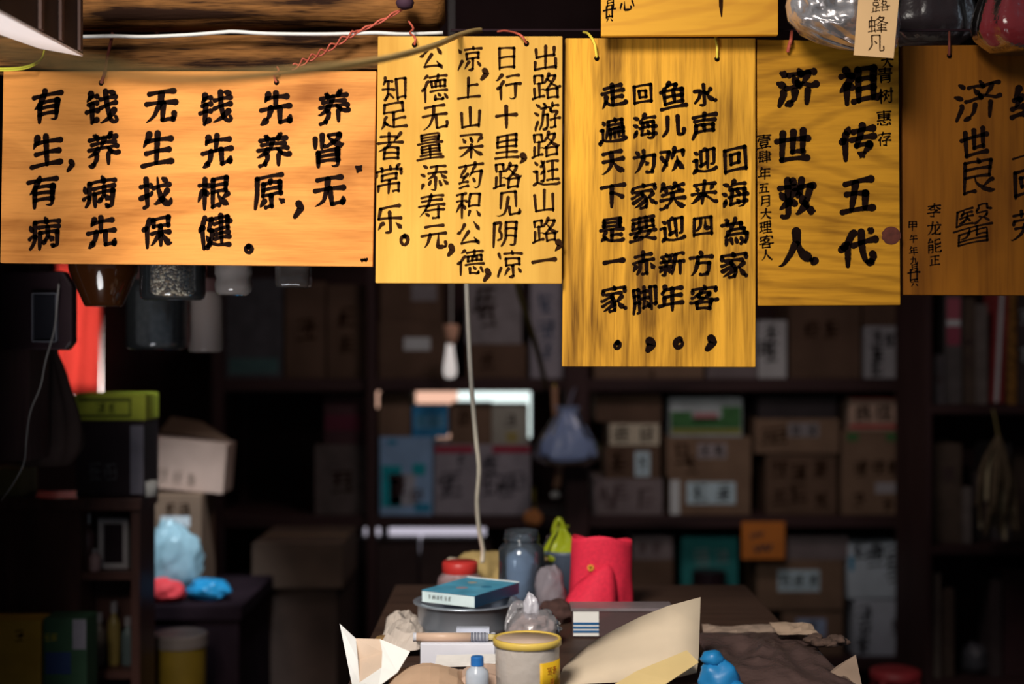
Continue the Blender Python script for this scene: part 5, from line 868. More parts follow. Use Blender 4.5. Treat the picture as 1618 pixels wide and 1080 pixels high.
carton('white carton with a green landscape picture and a pink middle', 1058, 1173, 628, z, dd, .3, mat('scenic_card', (.38, .42, .44), .7), group=GM, tape=False, band=(((1060, 650, 1093, 676), GREENP), ((1093, 660, 1140, 676), GREENP), ((1140, 642, 1171, 676), GREENP), ((1060, 677, 1171, 685), mat('olive_yellow_print', (.24, .22, .03), .7)), ((1096, 652, 1134, 665), mat('pink_print', (.50, .22, .23), .7))))
z = carton('tall brown carton with faint writing in the middle of the shelf', 1210, 1322, 716, ZB, dd, .3, CARDD, group=GM, marks=((1232, 740, 30), (1262, 745, 30), (1296, 740, 30), (1262, 780, 34), (1232, 785, 28), (1298, 790, 28)))
z = carton('brown carton with a torn white label, on the tall one with faint writing', 1193, 1326, 661, z, dd - .01, .3, CARD, group=GM, labels=(((1245, 668, 1294, 690), GREYD, 2),), marks=((1215, 690, 30), (1232, 688, 30)))
carton('dark carton above the one with the torn white label', 1198, 1322, 628, z, dd, .28, mat('charcoal_card', (.035, .027, .03), .8), group=GM)
z = carton('brown carton with green print along its top at the right end of the middle shelf', 1330, 1439, 680, ZB, dd, .3, CARD, group=GM, labels=(((1383, 762, 1420, 779), mat('grey_label', (.36, .33, .35), .8), 0),), band=(((1338, 684, 1356, 696), GREENP), ((1400, 684, 1418, 696), GREENP)), marks=((1360, 740, 28), (1388, 738, 26), (1412, 740, 26), (1355, 790, 26), (1402, 796, 24)))
carton('cream carton with black brush characters and a red lower edge', 1342, 1421, 628, z, dd, .24, mat('tan_card', (.46, .31, .24), .8), group=GM, tape=False, band=(((1343, 670, 1420, 676), mat('red_print', (.42, .02, .03), .7)), ((1343, 628, 1420, 631), mat('red_print2', (.38, .05, .04), .7))), text=[('良', 1364, 652, 26), ('佳', 1396, 652, 26)], ink=INK)
# lower row
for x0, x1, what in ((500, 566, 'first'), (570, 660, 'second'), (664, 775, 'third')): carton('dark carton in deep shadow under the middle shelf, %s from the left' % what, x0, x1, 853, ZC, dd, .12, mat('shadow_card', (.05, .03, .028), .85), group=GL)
z = carton('plain dark carton below the written one, right of the red bag', 985, 1064, 884, ZC, dd, .3, CARDD, group=GL)
carton('flat carton with faded writing, right of the top of the red bag', 1000, 1063, 848, z, dd, .3, CARDG, group=GL, marks=((1015, 864, 20), (1038, 864, 22)), ink=DKB)
carton('teal picture carton on the lower back shelf', 1077, 1166, 846, ZC, dd + .05, .25, mat('teal_card', (.02, .20, .20), .7, var=.15), group=GL, tape=False, marks=((1108, 880, 30), (1140, 880, 26)), ink=mat('pale_teal_print', (.22, .30, .30), .8))
rj = thing('round_jar', P(1115, 1041, dd - .02)); c = P(1115, 0, 4.86); c.z = ZC; c.y = 4.78; r = 31 * k_
MB().lathe(c, [(0, 0), (r * .9, 0), (r, .02), (r, .22), (r * .8, .26), (0, .26)], 28).build('jar_body', mat('dark_jar', (.035, .025, .026), .3), rj, True); MB().lathe(c, [(r * .86, .245), (r * .86, .29), (0, .29)], 28).build('lid', BLACKP, rj)
for o in rj.children: o.location.y -= .0
tag(rj, 'dark round jar standing before the teal picture carton', 'jar')
z = carton('brown carton with a bluish label at the bottom of the stack under the orange card', 1236, 1332, 962, ZC, dd, .3, CARD, group=GL, labels=(((1258, 977, 1305, 1006), mat('blue_label', (.34, .42, .62), .8), 1),))
z = carton('brown carton with a bright written label below the orange card', 1196, 1333, 885, z, dd - .01, .3, CARD, group=GL, labels=(((1229, 900, 1295, 934), LABB, 3),))
carton('flat grey carton right of the orange card', 1238, 1341, 848, z, dd, .3, CARDG, group=GL)
z = carton('lower white printed carton at the right end of the lower shelf', 1350, 1448, 948, ZC, dd, .3, mat('lilac_print_card', (.52, .56, .64), .8, var=.1), group=GL, tape=False, marks=((1365, 970, 32), (1364, 1000, 32), (1364, 1020, 30), (1432, 970, 32), (1430, 1000, 34), (1428, 1022, 30), (1418, 990, 24)), ink=INK)
carton('upper white printed carton at the right end of the lower shelf, tilted slightly', 1340, 1437, 858, z + .006, dd, .3, mat('bluish_print_card', (.54, .62, .70), .8, var=.1), group=GL, tape=False, band=(((1343, 878, 1350, 900), BLD),), marks=((1385, 880, 34), (1360, 870, 28), (1412, 880, 36), (1414, 905, 36), (1384, 868, 24)), ink=INK, lean=math.radians(-1.2))
a, b = P(1172, 838, 4.735), P(1240, 883, 4.735)
oc = MB().box(a.x, b.x, 4.735, 4.738, b.z, a.z + .03).build('orange_card', mat('orange_card', (.62, .19, .03), .7, var=.12, scale=8)); writing('lettering', [('~', 1195, 846, 30), ('~', 1205, 866, 40)], 4.734, DKB, oc, .05)
tag(oc, 'orange card pinned to the edge of the middle shelf', 'card')

# things hung on the rack
nl = P(905, 640, 4.60)
bb = gathered(P(897, 735, 4.60), .104, .07, .19, 6.0, neck=.92, folds=11, amp=.06, flat=.18, top=.10).build('plastic_bag', film('blue_film', (.50, .64, .98), .08, .2, .5), None, True)
tag(bb, 'pale blue plastic bag hanging from the thick upright', 'bag')
p = P(897, 735, 4.60); MB().tube([(p.x, 4.60, p.z + .18), (p.x + .02, 4.66, p.z + .235), (p.x + .03, 4.714, p.z + .245)], .005, 8).build('bag_handle', film('lilac_film', (.40, .38, .50), .1), bb, True)
sk = thing('wooden_stick', P(880, 785, 4.66)); MB().tube([P(879, 770, 4.68), P(884, 740, 4.68), P(882, 690, 4.68), P(877, 640, 4.69), P(876, 612, 4.70)], .0115, 10).build('stick', mat('bamboo', (.42, .22, .13), .6), sk, True)
lump(P(877, 786, 4.68), (.017, .017, .022), 3.0, .2, 16, 10).build('tip', WHITEP, sk, True); MB().tube([P(876, 613, 4.70), P(876, 606, 4.742)], .003, 6).build('hanging_string', CORDY, sk)
tag(sk, 'light brown stick with a white tip hanging left of the thick upright', 'stick')
os_ = thing('dried_slice', P(842, 830, 4.66)); lump(P(842, 829, 4.69), (.030, .012, .052), 7.0, .2).build('slice', mat('orange_dried', (.50, .19, .06), .8, var=.2, scale=30), os_, True); MB().tube([P(842, 788, 4.69), P(845, 770, 4.72), P(846, 812, 4.748)], .002, 6).build('hanging_string', CORDY, os_)
tag(os_, 'orange dried slice hanging under the middle shelf above the glass jar', 'dried food')
tag(MB().tube([P(815, 440, 3.6), P(826, 480, 3.75), P(845, 540, 4.0), P(858, 590, 4.4), P(862, 612, 4.742)], .008, 8).build('rope', mat('olive_rope', (.20, .15, .05), .8), None, True), 'olive rope slanting down from behind the yellow sign to the shelf edge', 'rope')
bu = thing('light_bulb', P(711, 600, 4.6)); c = P(711, 598, 4.62); h = .125
MB().lathe(c, [(0, 0), (.016, .004), (.022, .02), (.021, .04), (.014, .085), (.011, .115)], 24).build('bulb_glass', mat('milky_bulb', (.85, .78, .74), .3, emit=.55), bu, True)
c2 = P(718, 540, 4.62); MB().lathe((c.x + .004, c.y, c.z + .112), [(0, 0), (.014, 0), (.022, .025), (.026, .055), (.024, .062), (0, .066)], 20).build('socket', mat('copper_socket', (.95, .50, .34), .4), bu, True)
MB().tube([(c.x + .004, c.y, c.z + .17), (c.x + .006, c.y, 2.752)], .0025, 6).build('cable', WHITEC, bu); tag(bu, 'small pale bulb in a copper-coloured socket below the yellow sign', 'bulb')

# ------------------------------------------------------------------ right side: display rack
Dr = 4.25; rr = thing('display_rack', (1.5, 4.4, 0)); x0, x1 = P(1462, 0, Dr).x, 1.74
rz = [P(0, 640, Dr).z, P(0, 862, Dr).z, P(0, 1075, Dr).z]
MB().box(x0, x1, 4.56, 4.58, 0, 2.2).build('back_panel', DARKWZ, rr)
for x in (x0, x1 - .02): MB().box(x, x + .02, Dr, 4.56, 0, 2.2).build('side_panel', DARKWZ, rr)
for z in rz: MB().box(x0 + .02, x1 - .02, Dr, 4.56, z - .025, z).build('shelf', DARKW, rr)
tag(rr, 'dark display rack of packets along the right edge of the frame', 'rack')
def packet(label, xa, xb, top, base, d, depth, m, lean=0, band=(), marks=(), cat='packet', ink=DKB):
    return carton(label, xa, xb, top, base, d, depth, m, cat, 'paper_packet', None, (), marks, False, band, 0, lean, (), ink)
PK = [mat('packet_%d' % i, c, .7, var=.2, scale=25) for i, c in enumerate(((.10, .085, .085), (.07, .05, .05), (.13, .11, .12), (.09, .06, .045), (.16, .13, .12)))]
packet('grey packet first from the left on the upper shelf of the right rack', 1474, 1492, 560, rz[0], 4.30, .14, PK[2], marks=((1483, 600, 18),))
packet('taller packet with a pink and white top on the right rack', 1493, 1520, 440, rz[0], 4.31, .14, PK[0], band=(((1496, 470, 1517, 505), mat('pink_packet', (.42, .10, .14), .7)), ((1496, 505, 1517, 515), LAB), ((1496, 515, 1517, 545), mat('rose_packet', (.32, .06, .10), .7))))
packet('brown packet third on the upper shelf of the right rack', 1521, 1541, 470, rz[0], 4.32, .14, PK[3], marks=((1531, 540, 20), (1531, 570, 20)))
packet('dim grey packet fourth on the upper shelf of the right rack', 1543, 1561, 480, rz[0], 4.31, .14, PK[4])
packet('red packet with white stripes leaning on the right rack', 1567, 1586, 445, rz[0] + .004, 4.30, .12, mat('red_packet', (.28, .04, .04), .7), lean=math.radians(3), band=(((1571, 460, 1577, 635), LAB),))
packet('orange patterned packet beside the red striped one on the right rack', 1593, 1607, 445, rz[0], 4.30, .12, mat('orange_packet', (.28, .13, .03), .7, var=.6, scale=70))
packet('dark packet at the right edge of the frame on the upper right rack', 1610, 1640, 450, rz[0], 4.30, .14, PK[1], marks=((1622, 500, 24), (1622, 560, 24)), ink=LAB)
packet('dim brown box on the middle shelf of the right rack', 1474, 1520, 700, rz[1], 4.30, .2, PK[3], cat='box', marks=((1497, 750, 26),))
packet('narrow pale packet beside the dim brown box on the right rack', 1522, 1536, 770, rz[1], 4.29, .1, PK[4])
hb2 = thing('dried_herb_bundle', P(1570, 850, 4.2)); HERB = mat('dried_herb', (.14, .10, .06), .9, var=.4, scale=40)
top = P(1578, 690, 4.2); HP = mat('pale_herb', (.42, .35, .22), .9)
for i in range(26):
    e = P(1545 + i * 2.4 + random.uniform(-6, 6), 830 + random.uniform(-40, 25), 4.2 + random.uniform(-.05, .04)); m_ = (Vector(top) + e) / 2 + Vector((random.uniform(-.02, .02), random.uniform(-.02, .02), .01))
    MB().tube([top, m_, e], lambda t: .009 * (1 - .4 * t), 6).build('stem', HP if i % 5 == 0 else HERB, hb2)
MB().tube([top + Vector((0, 0, -.004)), top + Vector((.0, .03, .05)), (top.x, 4.252, rz[0] - .012)], .003, 6).build('hanging_string', mat('dim_twine', (.25, .20, .08), .8), hb2)
tag(hb2, 'bundle of dried herbs hanging head down on the right rack', 'herbs')
sb_ = lump((P(1540, 0, 4.36).x, 4.36, rz[2]), (.046, .05, .09), 6.0, .25, crease=.3).build('plastic_bag', film('dim_silver_film', (.22, .22, .25), .3, .15), None, True); tag(sb_, 'dim silvery plastic bag on the lower shelf of the right rack', 'bag')
packet('pale narrow carton standing left on the lower shelf of the right rack', 1474, 1486, 905, rz[2], 4.28, .1, mat('dim_pale', (.22, .17, .14), .8), cat='box')
packet('dark maroon carton right on the lower shelf of the right rack', 1585, 1650, 900, rz[2], 4.30, .2, mat('dim_maroon', (.06, .025, .028), .8), cat='box')

for xa, xb, tp, m, what in ((1538, 1562, 745, PK[1], 'dark packet behind the dried herb bundle on the right rack'), (1566, 1598, 700, PK[0], 'grey-brown packet behind the tips of the dried herbs'), (1602, 1640, 720, PK[3], 'brown packet at the right edge, level with the dried herbs')):
    packet(what, xa, xb, tp, rz[1], 4.36, .15, m, marks=(((xa + xb) / 2, 800, 18),))
for xa, xb, tp, m, what in ((1490, 1508, 930, PK[3], 'narrow brown packet on the lower shelf, left of the dim silvery bag'), (1566, 1583, 915, PK[1], 'narrow dark packet on the lower shelf, right of the dim silvery bag')):
    packet(what, xa, xb, tp, rz[2], 4.29, .12, m)

# ------------------------------------------------------------------ the table and what lies on it
TZ = 0.88
TW = wood('table_wood', (0.07, 0.038, 0.026), (0.03, 0.015, 0.011), 'x')
tb = thing('table', (.14, 2.5, 0)); tx0, tx1, ty0, ty1 = -.25, .50, 1.96, 3.05
MB().box(tx0, tx1, ty0, ty1, TZ - .03, TZ, .003).build('tabletop', TW, tb)
for x in (tx0 + .03, tx1 - .08):
    for y in (ty0 + .03, ty1 - .08): MB().box(x, x + .05, y, y + .05, 0, TZ - .03).build('leg', TW, tb)
MB().box(tx0 + .08, tx1 - .08, ty0 + .04, ty0 + .06, TZ - .12, TZ - .03).build('apron', TW, tb)
tag(tb, 'wooden table covered in jars, papers and plastic bags', 'table')
def on(px, d, z=TZ): p = P(px, 0, d); return Vector((p.x, d, z))
# steel pot with a blue box
c = on(737, 2.55); r = 80 / F * 2.55; hz = .057
pot = thing('steel_basin', c)
MB().lathe(c, [(0, 0), (r * .80, 0), (r * .90, .004), (r * .955, .018), (r * .965, hz - .004), (r * 1.05, hz - .002), (r * 1.055, hz), (r * .95, hz + .0005), (r * .91, hz - .006), (r * .88, .02), (r * .80, .006), (0, .003)], 64).build('basin_body', STEEL, pot, True)
hp = P(660, 950, 2.55)
tag(pot, 'steel basin with a flared rim under the blue box on the table', 'basin')
zb = TZ + hz + .001; th = .020
BX = mat('blue_box_top', (.09, .40, .60), .35, var=.25, scale=22, spec=.5); bxr = thing('medicine_box', Vector((-.074, 2.57, zb)))
FL, FR = Vector((-.1605, 2.534, 0)), Vector((-.0640, 2.474, 0)); BR, BLk = Vector((.0128, 2.612, 0)), Vector((-.0837, 2.672, 0))
lo = [v + Vector((0, 0, zb)) for v in (FL, FR, BR, BLk)]; hi = [v + Vector((0, 0, th)) for v in lo]
o = MB().hexa(lo, hi).build('box_body', mat('deep_blue_card', (.012, .07, .15), .35, spec=.5), bxr)
u = (FR - FL).normalized(); n = Vector((u.y, -u.x, 0))
fz = [lo[0] + u * .001, lo[1] - u * .001, hi[1] - u * .001 - Vector((0, 0, .001)), hi[0] + u * .001 - Vector((0, 0, .001))]
MB().hexa([v + n * .0002 for v in fz], [v + n * .0008 for v in fz]).build('end_panel', mat('pale_blue_end', (.72, .88, .92), .4), bxr)
M = Matrix.Translation(lo[0] + u * .018 + n * .0012 + Vector((0, 0, th * .5))) @ Matrix.Rotation(math.atan2(u.y, u.x), 4, 'Z'); mk = MB()
for k in range(6): scribble(mk, M @ Matrix.Translation((k * .0085, 0, 0)), .008, .07, 6)
mk.build('lettering', INK, bxr)
MB().hexa([v + Vector((0, 0, .0002)) for v in hi], [v + Vector((0, 0, .0008)) for v in hi]).build('top_panel', BX, bxr)
PKP = mat('pinkish_print', (.36, .30, .36), .5)
for i, (a, b, rr_, mm) in enumerate(((.45, .35, .011, PKP), (.35, .7, .009, mat('tan_print', (.45, .40, .30), .5)), (.75, .55, .010, mat('teal_dark_print', (.03, .20, .36), .5)))):
    p = hi[0].lerp(hi[1], a).lerp(hi[3].lerp(hi[2], a), b) + Vector((0, 0, .0010)); MB().add([(p.x + math.cos(t * math.pi / 8) * rr_ * (1 + .2 * math.sin(3 * t)), p.y + math.sin(t * math.pi / 8) * rr_, p.z) for t in range(16)], [list(range(16))]).build('printed_motif', mm, bxr)
MB().tube([hi[3] + Vector((0, 0, .001)), hi[2] + Vector((0, 0, .001))], .0012, 6, False).build('white_edge', WHITEP, bxr)
tag(bxr, 'flat blue medicine box with a pale printed end, lying on the steel basin', 'box')
# red-lidded jar
c = on(727, 2.86); r = .046; rj = thing('lidded_jar', c)
MB().lathe(c, [(0, 0), (r * .85, 0), (r, .012), (r * 1.02, .03), (r * .95, .048), (r * .72, .058), (r * .70, .062)], 36).build('jar_body', mat('jar_of_spice', (.30, .20, .21), .15, var=.4, scale=70, spec=.6), rj, True)
MB().lathe(c + Vector((0, 0, .056)), [(r * .74, 0), (r * .78, .002), (r * .78, .020), (r * .72, .024), (0, .024)], 36).build('lid', RED, rj, True)
tag(rj, 'squat jar with a red lid behind the blue box', 'jar')
o = lump(on(768, 2.98), (.078, .05, .082), 5.0, .22, crease=.15).build('cloth_sack', mat('ochre_sack', (.46, .33, .13), .85, var=.2, scale=25, bump=.3), None, True); tag(o, 'ochre sack with a pale tip behind the red-lidded jar', 'sack')
lump(P(715, 892, 2.955), (.014, .012, .016), 2.0, .2, 16, 10).build('sack_tip', CREAM, o, True)
tag(MB().tube([P(737, 430, 2.62), P(738, 470, 2.63), P(741, 540, 2.65), P(745, 610, 2.68), P(752, 690, 2.72), P(757, 740, 2.75), P(754, 790, 2.79), P(757, 835, 2.83), P(763, 868, 2.86), P(762, 888, 2.868)] , .0046, 10).build('dangling_cable', mat('cream_cord', (.80, .72, .58), .6), None, True), 'long cream cord hanging from behind the yellow sign down to the red-lidded jar', 'cord')
hc = [o for o in COL.objects if o.get('label', '').startswith('long cream cord')][0]
MB().tube([P(737, 430, 2.62), P(737, 300, 2.60), (P(737, 0, 2.6).x, 2.535, pz)], .0046, 8).build('cord_end', mat('cream_cord_b', (.80, .72, .58), .6), hc, True)
# big glass jar
c = on(824, 2.80); r = 36.5 / F * 2.8; h = .150; gj = thing('glass_jar', c); t = .0016
MB().lathe(c, [(0, 0), (r * .85, 0), (r * .97, .006), (r, .016), (r, h * .70), (r * .97, h * .76), (r * .80, h * .82), (r * .72, h * .84), (r * .72, h * .87), (r * .78, h * .875), (r * .78, h * .90), (r * .72, h * .905), (r * .76, h * .93), (r * .76, h * .95), (r * .72, h * .96), (r * .72, h),
                (r * .72 - t, h), (r * .72 - t, h * .84), (r * .80 - t, h * .81), (r * .97 - t, h * .75), (r - t, h * .69), (r - t, .017), (r * .95 - t, .007), (0, .005)], 48).build('jar_body', film('scuffed_glass', (.62, .72, .84), .90, .05, .5, .15), gj, True)
tag(gj, 'large empty glass jar without a lid in the middle of the table', 'jar')
o = lump((c.x - .006, c.y, TZ + .0056), (r * .90, r * .90, .105), 3.0, .16, crease=.25).build('plastic_bag', film('pale_blue_film', (.66, .80, 1.0), .15, .15, .5), None, True); tag(o, 'crumpled pale blue film inside the large glass jar', 'plastic film')
o = lump(on(785, 2.70), (.032, .03, .045), 8.0, .25, crease=.2).build('plastic_bag', mat('sky_blue_bag', (.22, .42, .72), .5), None, True); tag(o, 'small blue bag between the blue box and the glass jar', 'bag')
# basin with green bag
c = on(893, 2.95); r = .048; bs = MB().lathe(c, [(0, 0), (r * .8, 0), (r * .98, .08), (r * 1.04, .084), (r * 1.04, .09), (r * .96, .09), (r * .78, .005), (0, .004)], 40).build('plastic_bowl', mat('slate_blue_plastic', (.10, .13, .19), .4, spec=.5), None, True)
tag(bs, 'slate blue bowl behind the glass jar, holding the lime green bag', 'bowl')
lg = thing('plastic_bag', c + Vector((0, 0, .09))); LIME = film('lime_film', (.62, .72, .03), .05, .25, .45)
gathered(c + Vector((-.008, 0, .055)), .047, .040, .085, 2.0, neck=.93, folds=7, amp=.07, flat=.3, top=.05).build('bag_body', LIME, lg, True)
p = c + Vector((-.012, 0, .147)); MB().tube([p + Vector((-.012, 0, -.03)), p + Vector((-.011, 0, -.012)), p + Vector((-.001, 0, .006)), p + Vector((.008, 0, -.01)), p + Vector((.011, 0, -.03))], .0055, 8).build('bag_handle', LIME, lg, True)
tag(lg, 'lime green plastic bag with a looped handle in the slate blue bowl', 'bag')
o = lump(on(869, 2.76), (.030, .034, .085), 6.5, .22, crease=.3).build('wrapped_mushrooms', film('frosty_film', (.52, .46, .52), .35, .12, .3), None, True); tag(o, 'mushrooms in clear film beside the glass jar', 'mushrooms')
lump(on(868, 2.76) + Vector((0, 0, .002)), (.020, .022, .045), 7.5, .25).build('mushrooms', mat('mushroom', (.30, .20, .17), .8, var=.3, scale=50), o, True)
o2 = lump(on(880, 2.64), (.034, .03, .042), 12.5, .3, crease=.2).build('dark_lump', mat('dark_dried_root', (.07, .035, .03), .9, var=.4, scale=60), None, True); tag(o2, 'dark dried root at the left foot of the red bag', 'dried food')
# red bag: an upright open bag with a side flap sagging to the left
RB = mat('red_woven_bag', (.80, .030, .070), .7, var=.10, scale=160, spec=.2); nt = RB.node_tree
rbg = thing('red_bag', on(945, 2.74)); c = on(950, 2.76); rb_ = 48 / F * 2.76; hh = P(0, 850, 2.76).z - TZ; V = []; Fc = []; n, seg = 16, 48
for i in range(n + 1):
    t = i / n
    for k in range(seg):
        a = 2 * math.pi * k / seg; f = 1 + .05 * math.sin(5 * a + 1.5) * (1 - t) + .03 * noise.noise(Vector((math.cos(a) * 2, math.sin(a) * 2, t * 3)))
        left = max(0, -math.cos(a)); f *= 1 + .10 * left * (1 - t) - .04 * t * left
        V.append((c.x + math.cos(a) * rb_ * f, c.y + math.sin(a) * rb_ * .72 * f, TZ + hh * t + .007 * math.cos(a * 1 + 2.2) * t + .004 * math.sin(3 * a) * t))
for i in range(n):
    for k in range(seg): Fc.append([i * seg + k, i * seg + (k + 1) % seg, (i + 1) * seg + (k + 1) % seg, (i + 1) * seg + k])
solid(link('bag_body', V, Fc, RB, rbg, True), .0012)
sheet('side_fold', [[P(907, 922, 2.722), P(938, 902, 2.704), P(968, 880, 2.716)], [P(892, 950, 2.700), P(930, 944, 2.668), P(973, 930, 2.700)], [P(877, 982, 2.690), P(920, 988, 2.652), P(977, 982, 2.690)]], RB, rbg, .001, True, 2)
GOLD = mat('gold_print', (.85, .42, .05), .4); mk = MB(); p = P(931, 890, 2.765); 
for k in range(5): a = k * math.pi / 5; stroke_mesh(mk, [(-.006 * math.cos(a), -.006 * math.sin(a), .001), (.006 * math.cos(a), .006 * math.sin(a), .001)], Matrix.Translation((p.x, c.y - rb_ * .72 * 1.02 - .0015, p.z)))
mk.build('gold_emblem', GOLD, rbg)
tag(rbg, 'upright open red bag with a small gold mark, tallest thing on the table', 'bag')
# container with blue stripes
cn = thing('plastic_container', on(985, 2.50)); a, b = on(904, 2.50), on(1062, 2.50); zt = P(0, 962, 2.50).z
SMOKE = film('smoky_plastic', (.20, .13, .13), .3, .1, .3)
m = MB().box(a.x, b.x, 2.50, 2.56, TZ, zt, .004); m.build('container_body', SMOKE, cn)
MB().box(a.x - .002, b.x + .002, 2.498, 2.562, zt - .003, zt + .002).build('container_rim', mat('grey_rim_plastic', (.22, .18, .19), .3), cn)
e = P(946, 0, 2.5).x; MB().box(a.x + .002, e, 2.498, 2.4995, TZ + .004, zt - .004).build('sticker', WHITEP, cn)
for k in range(3): z = TZ + .010 + .007 * k; MB().box(a.x + .002, e, 2.4968, 2.498, z, z + .0038).build('blue_stripe', mat('stripe_blue', (.02, .12, .30), .5), cn)
tag(cn, 'smoky plastic container with a white sticker and blue stripes before the red bag', 'container')
# bag of crystals
c = on(843, 2.44); cy_ = thing('bag_of_crystals', c)
lump(c, (.040, .032, .052), 4.4, .3, crease=.45, freq=2.0).build('crystals', mat('brownish_crystals', (.40, .28, .25), .35, var=.5, scale=110, spec=.6, bump=.5), cy_, True)
lump(c + Vector((0, 0, .0002)), (.043, .035, .062), 4.4, .3, crease=.5, freq=2.2).build('bag_film', CLEARP, cy_, True)
V = c + Vector((-.004, -.004, .046)); lump(V, (.014, .013, .042), 1.4, .3, crease=.3).build('white_knot', mat('frosted_white', (.62, .60, .66), .3, var=.1, spec=.6), cy_, True)
sheet('loose_film', [[P(x + dx, y, 2.43 + .01 * j) for dx in (0, 12, 26)] for j, (x, y) in enumerate(((795, 1000), (798, 975), (808, 948)))], CLEARP, cy_, smooth=True, sub=2)
tag(cy_, 'clear bag of brownish crystals tied in a white knot, right of the steel basin', 'bag')
# yellow-lidded tub in front
c = on(833, 2.115); r = 53 / F * 2.115; zt = P(0, 1007, 2.115).z - TZ; yj = thing('lidded_tub', c)
TUB = film('milky_clear_plastic', (.90, .80, .72), .16, .1, .25)
MB().lathe(c, [(0, 0), (r * .88, 0), (r * .92, .005), (r * .96, zt - .02), (r * .96, zt - .008)], 48).build('tub_body', TUB, yj, True)
MB().lathe(c, [(0, .003), (r * .84, .003), (r * .88, zt * .5), (r * .80, zt * .58), (0, zt * .60)], 40).build('tub_contents', mat('brown_contents', (.34, .22, .16), .8, var=.4, scale=60), yj, True)
MB().lathe(c, [(r * .96, zt - .010), (r * 1.02, zt - .009), (r * 1.03, zt - .002), (r * 1.0, zt + .001), (r * .95, zt + .001), (r * .94, zt - .002), (r * .93, zt - .002)], 48).build('yellow_rim', mat('yellow_rim', (.72, .50, .10), .4), yj, True)
MB().lathe(c, [(r * .94, zt - .003), (r * .93, zt - .001), (0, zt - .0005)], 48).build('lid', mat('tan_lid', (.56, .42, .33), .45), yj, True)
lb = []; n = 10
for i in range(n + 1):
    an = math.radians(-68 + 62 * i / n); lb.append((c.x + math.cos(an) * r * .975, c.y + math.sin(an) * r * .975))
solid(link('yellow_label', [(x, y, TZ + .006) for x, y in lb] + [(x, y, TZ + .052) for x, y in lb], [[i, i + 1, n + 2 + i, n + 1 + i] for i in range(n)], mat('yellow_label', (.86, .50, .02), .5), yj, True), .0006)
mk = MB()
for i, z in ((3, .040), (5, .040), (4, .022)): x, y = lb[i]; scribble(mk, Matrix.Translation((x + .0004, y - .0012, TZ + z)) @ Matrix.Rotation(math.radians(30), 4, 'Z'), .012, .08, 5)
mk.build('lettering', mat('orange_ink', (.45, .14, .01), .6), yj)
tag(yj, 'milky tub with a yellow-rimmed lid and yellow label at the front of the table', 'tub')
# small bottle with a blue cap
c = on(754, 2.09); r = 18.5 / F * 2.09; zt = P(0, 1036, 2.09).z - TZ; bt = thing('plastic_bottle', c)
MB().lathe(c, [(0, 0), (r * .92, 0), (r, .004), (r, zt * .52), (r * .92, zt * .64), (r * .55, zt * .74), (r * .50, zt * .78), (r * .50, zt * .85)], 32).build('bottle_body', film('pale_blue_plastic', (.80, .88, 1.0), .08, .2, .35), bt, True)
MB().lathe(c, [(r * .54, zt * .77), (r * .56, zt * .78), (r * .54, zt * .98), (r * .48, zt), (0, zt)], 28).build('cap', mat('blue_cap', (.02, .16, .50), .4, spec=.5), bt)
tag(bt, 'small pale bottle with a blue cap at the front of the table', 'bottle')
# tube lying on a flat white carton
wx = thing('flat_carton', on(722, 2.29)); a, b = on(664, 2.27), on(782, 2.27); zt = P(0, 1014, 2.28).z
o = MB().box(a.x, b.x, 2.27, 2.36, TZ, zt, .002).build('carton_body', mat('pale_lilac_card', (.72, .72, .80), .6, var=.05), wx)
MB().box(a.x + .055, b.x - .01, 2.34, 2.358, zt, zt + .010).build('carton_flap', mat('lilac_flap', (.55, .58, .68), .6), wx)
tag(wx, 'flat white carton under the tan tube, before the steel basin', 'box')
tu = thing('tan_tube', on(715, 2.285, zt)); ry = .0072
ax = lambda x, w: [(P(x, 0, 2.285).x, 2.285, zt + ry), (P(w, 0, 2.285).x, 2.285, zt + ry)]
MB().tube(ax(658, 746), ry, 20, False).build('tube_body', mat('tan_tube', (.66, .46, .34), .35, var=.08), tu, True)
MB().tube(ax(653, 663), ry * .98, 20, False).build('clear_end', mat('pale_end', (.66, .66, .72), .3), tu, True)
for k in range(5): MB().tube(ax(744 + 5 * k, 747.5 + 5 * k), ry * 1.06, 20, False).build('ribbed_collar', mat('grey_collar', (.20, .21, .26), .4), tu, True)
MB().tube(ax(744, 772), ry * .92, 20, False).build('collar_core', mat('light_collar', (.55, .56, .62), .4), tu, True)
MB().tube(ax(771, 783), ry * .7, 20, False).build('tube_tip', mat('straw_tip', (.62, .50, .24), .5), tu, True)
tag(tu, 'tan tube with a ribbed grey collar lying on the flat white carton', 'tube')
# kraft papers
def crumple(name, x0, x1, y0, y1, z0, amp, seed, m, nx=16, ny=14, lift=0.0, parent=None, round_=0.0, freq=14.0, smooth=False, sy=1.0):
    rows = []
    for j in range(ny + 1):
        y = y0 + (y1 - y0) * j / ny; row = []
        for i in range(nx + 1):
            x = x0 + (x1 - x0) * i / nx; q = Vector((x * freq, y * freq * sy, seed)); nn = (.5 - abs(noise.noise(q)) * 2) + .5 * (.4 - abs(noise.noise(q * 2.1 + Vector((9, 0, 0)))) * 2)
            ex = max(0, math.sin(math.pi * i / nx)) ** .5 * max(0, math.sin(math.pi * j / ny)) ** .5
            row.append((x + .008 * noise.noise(q * .7), y + .008 * noise.noise(q * .6 + Vector((5, 0, 0))), max(TZ + .0008, z0 + amp * nn * (.4 + .6 * ex) + round_ * ex + lift * j / ny)))
        rows.append(row)
    return sheet(name, rows, m, parent, .0008, smooth)
o = crumple('kraft_wrapping', on(614, 2.17).x, on(735, 2.17).x, 2.02, 2.235, TZ + .004, .006, 3.0, KRAFT, 9, 7, round_=.026, freq=9, sy=2.2); tag(o, 'rumpled brown kraft wrapping at the front of the table, behind the white open paper bag', 'paper')
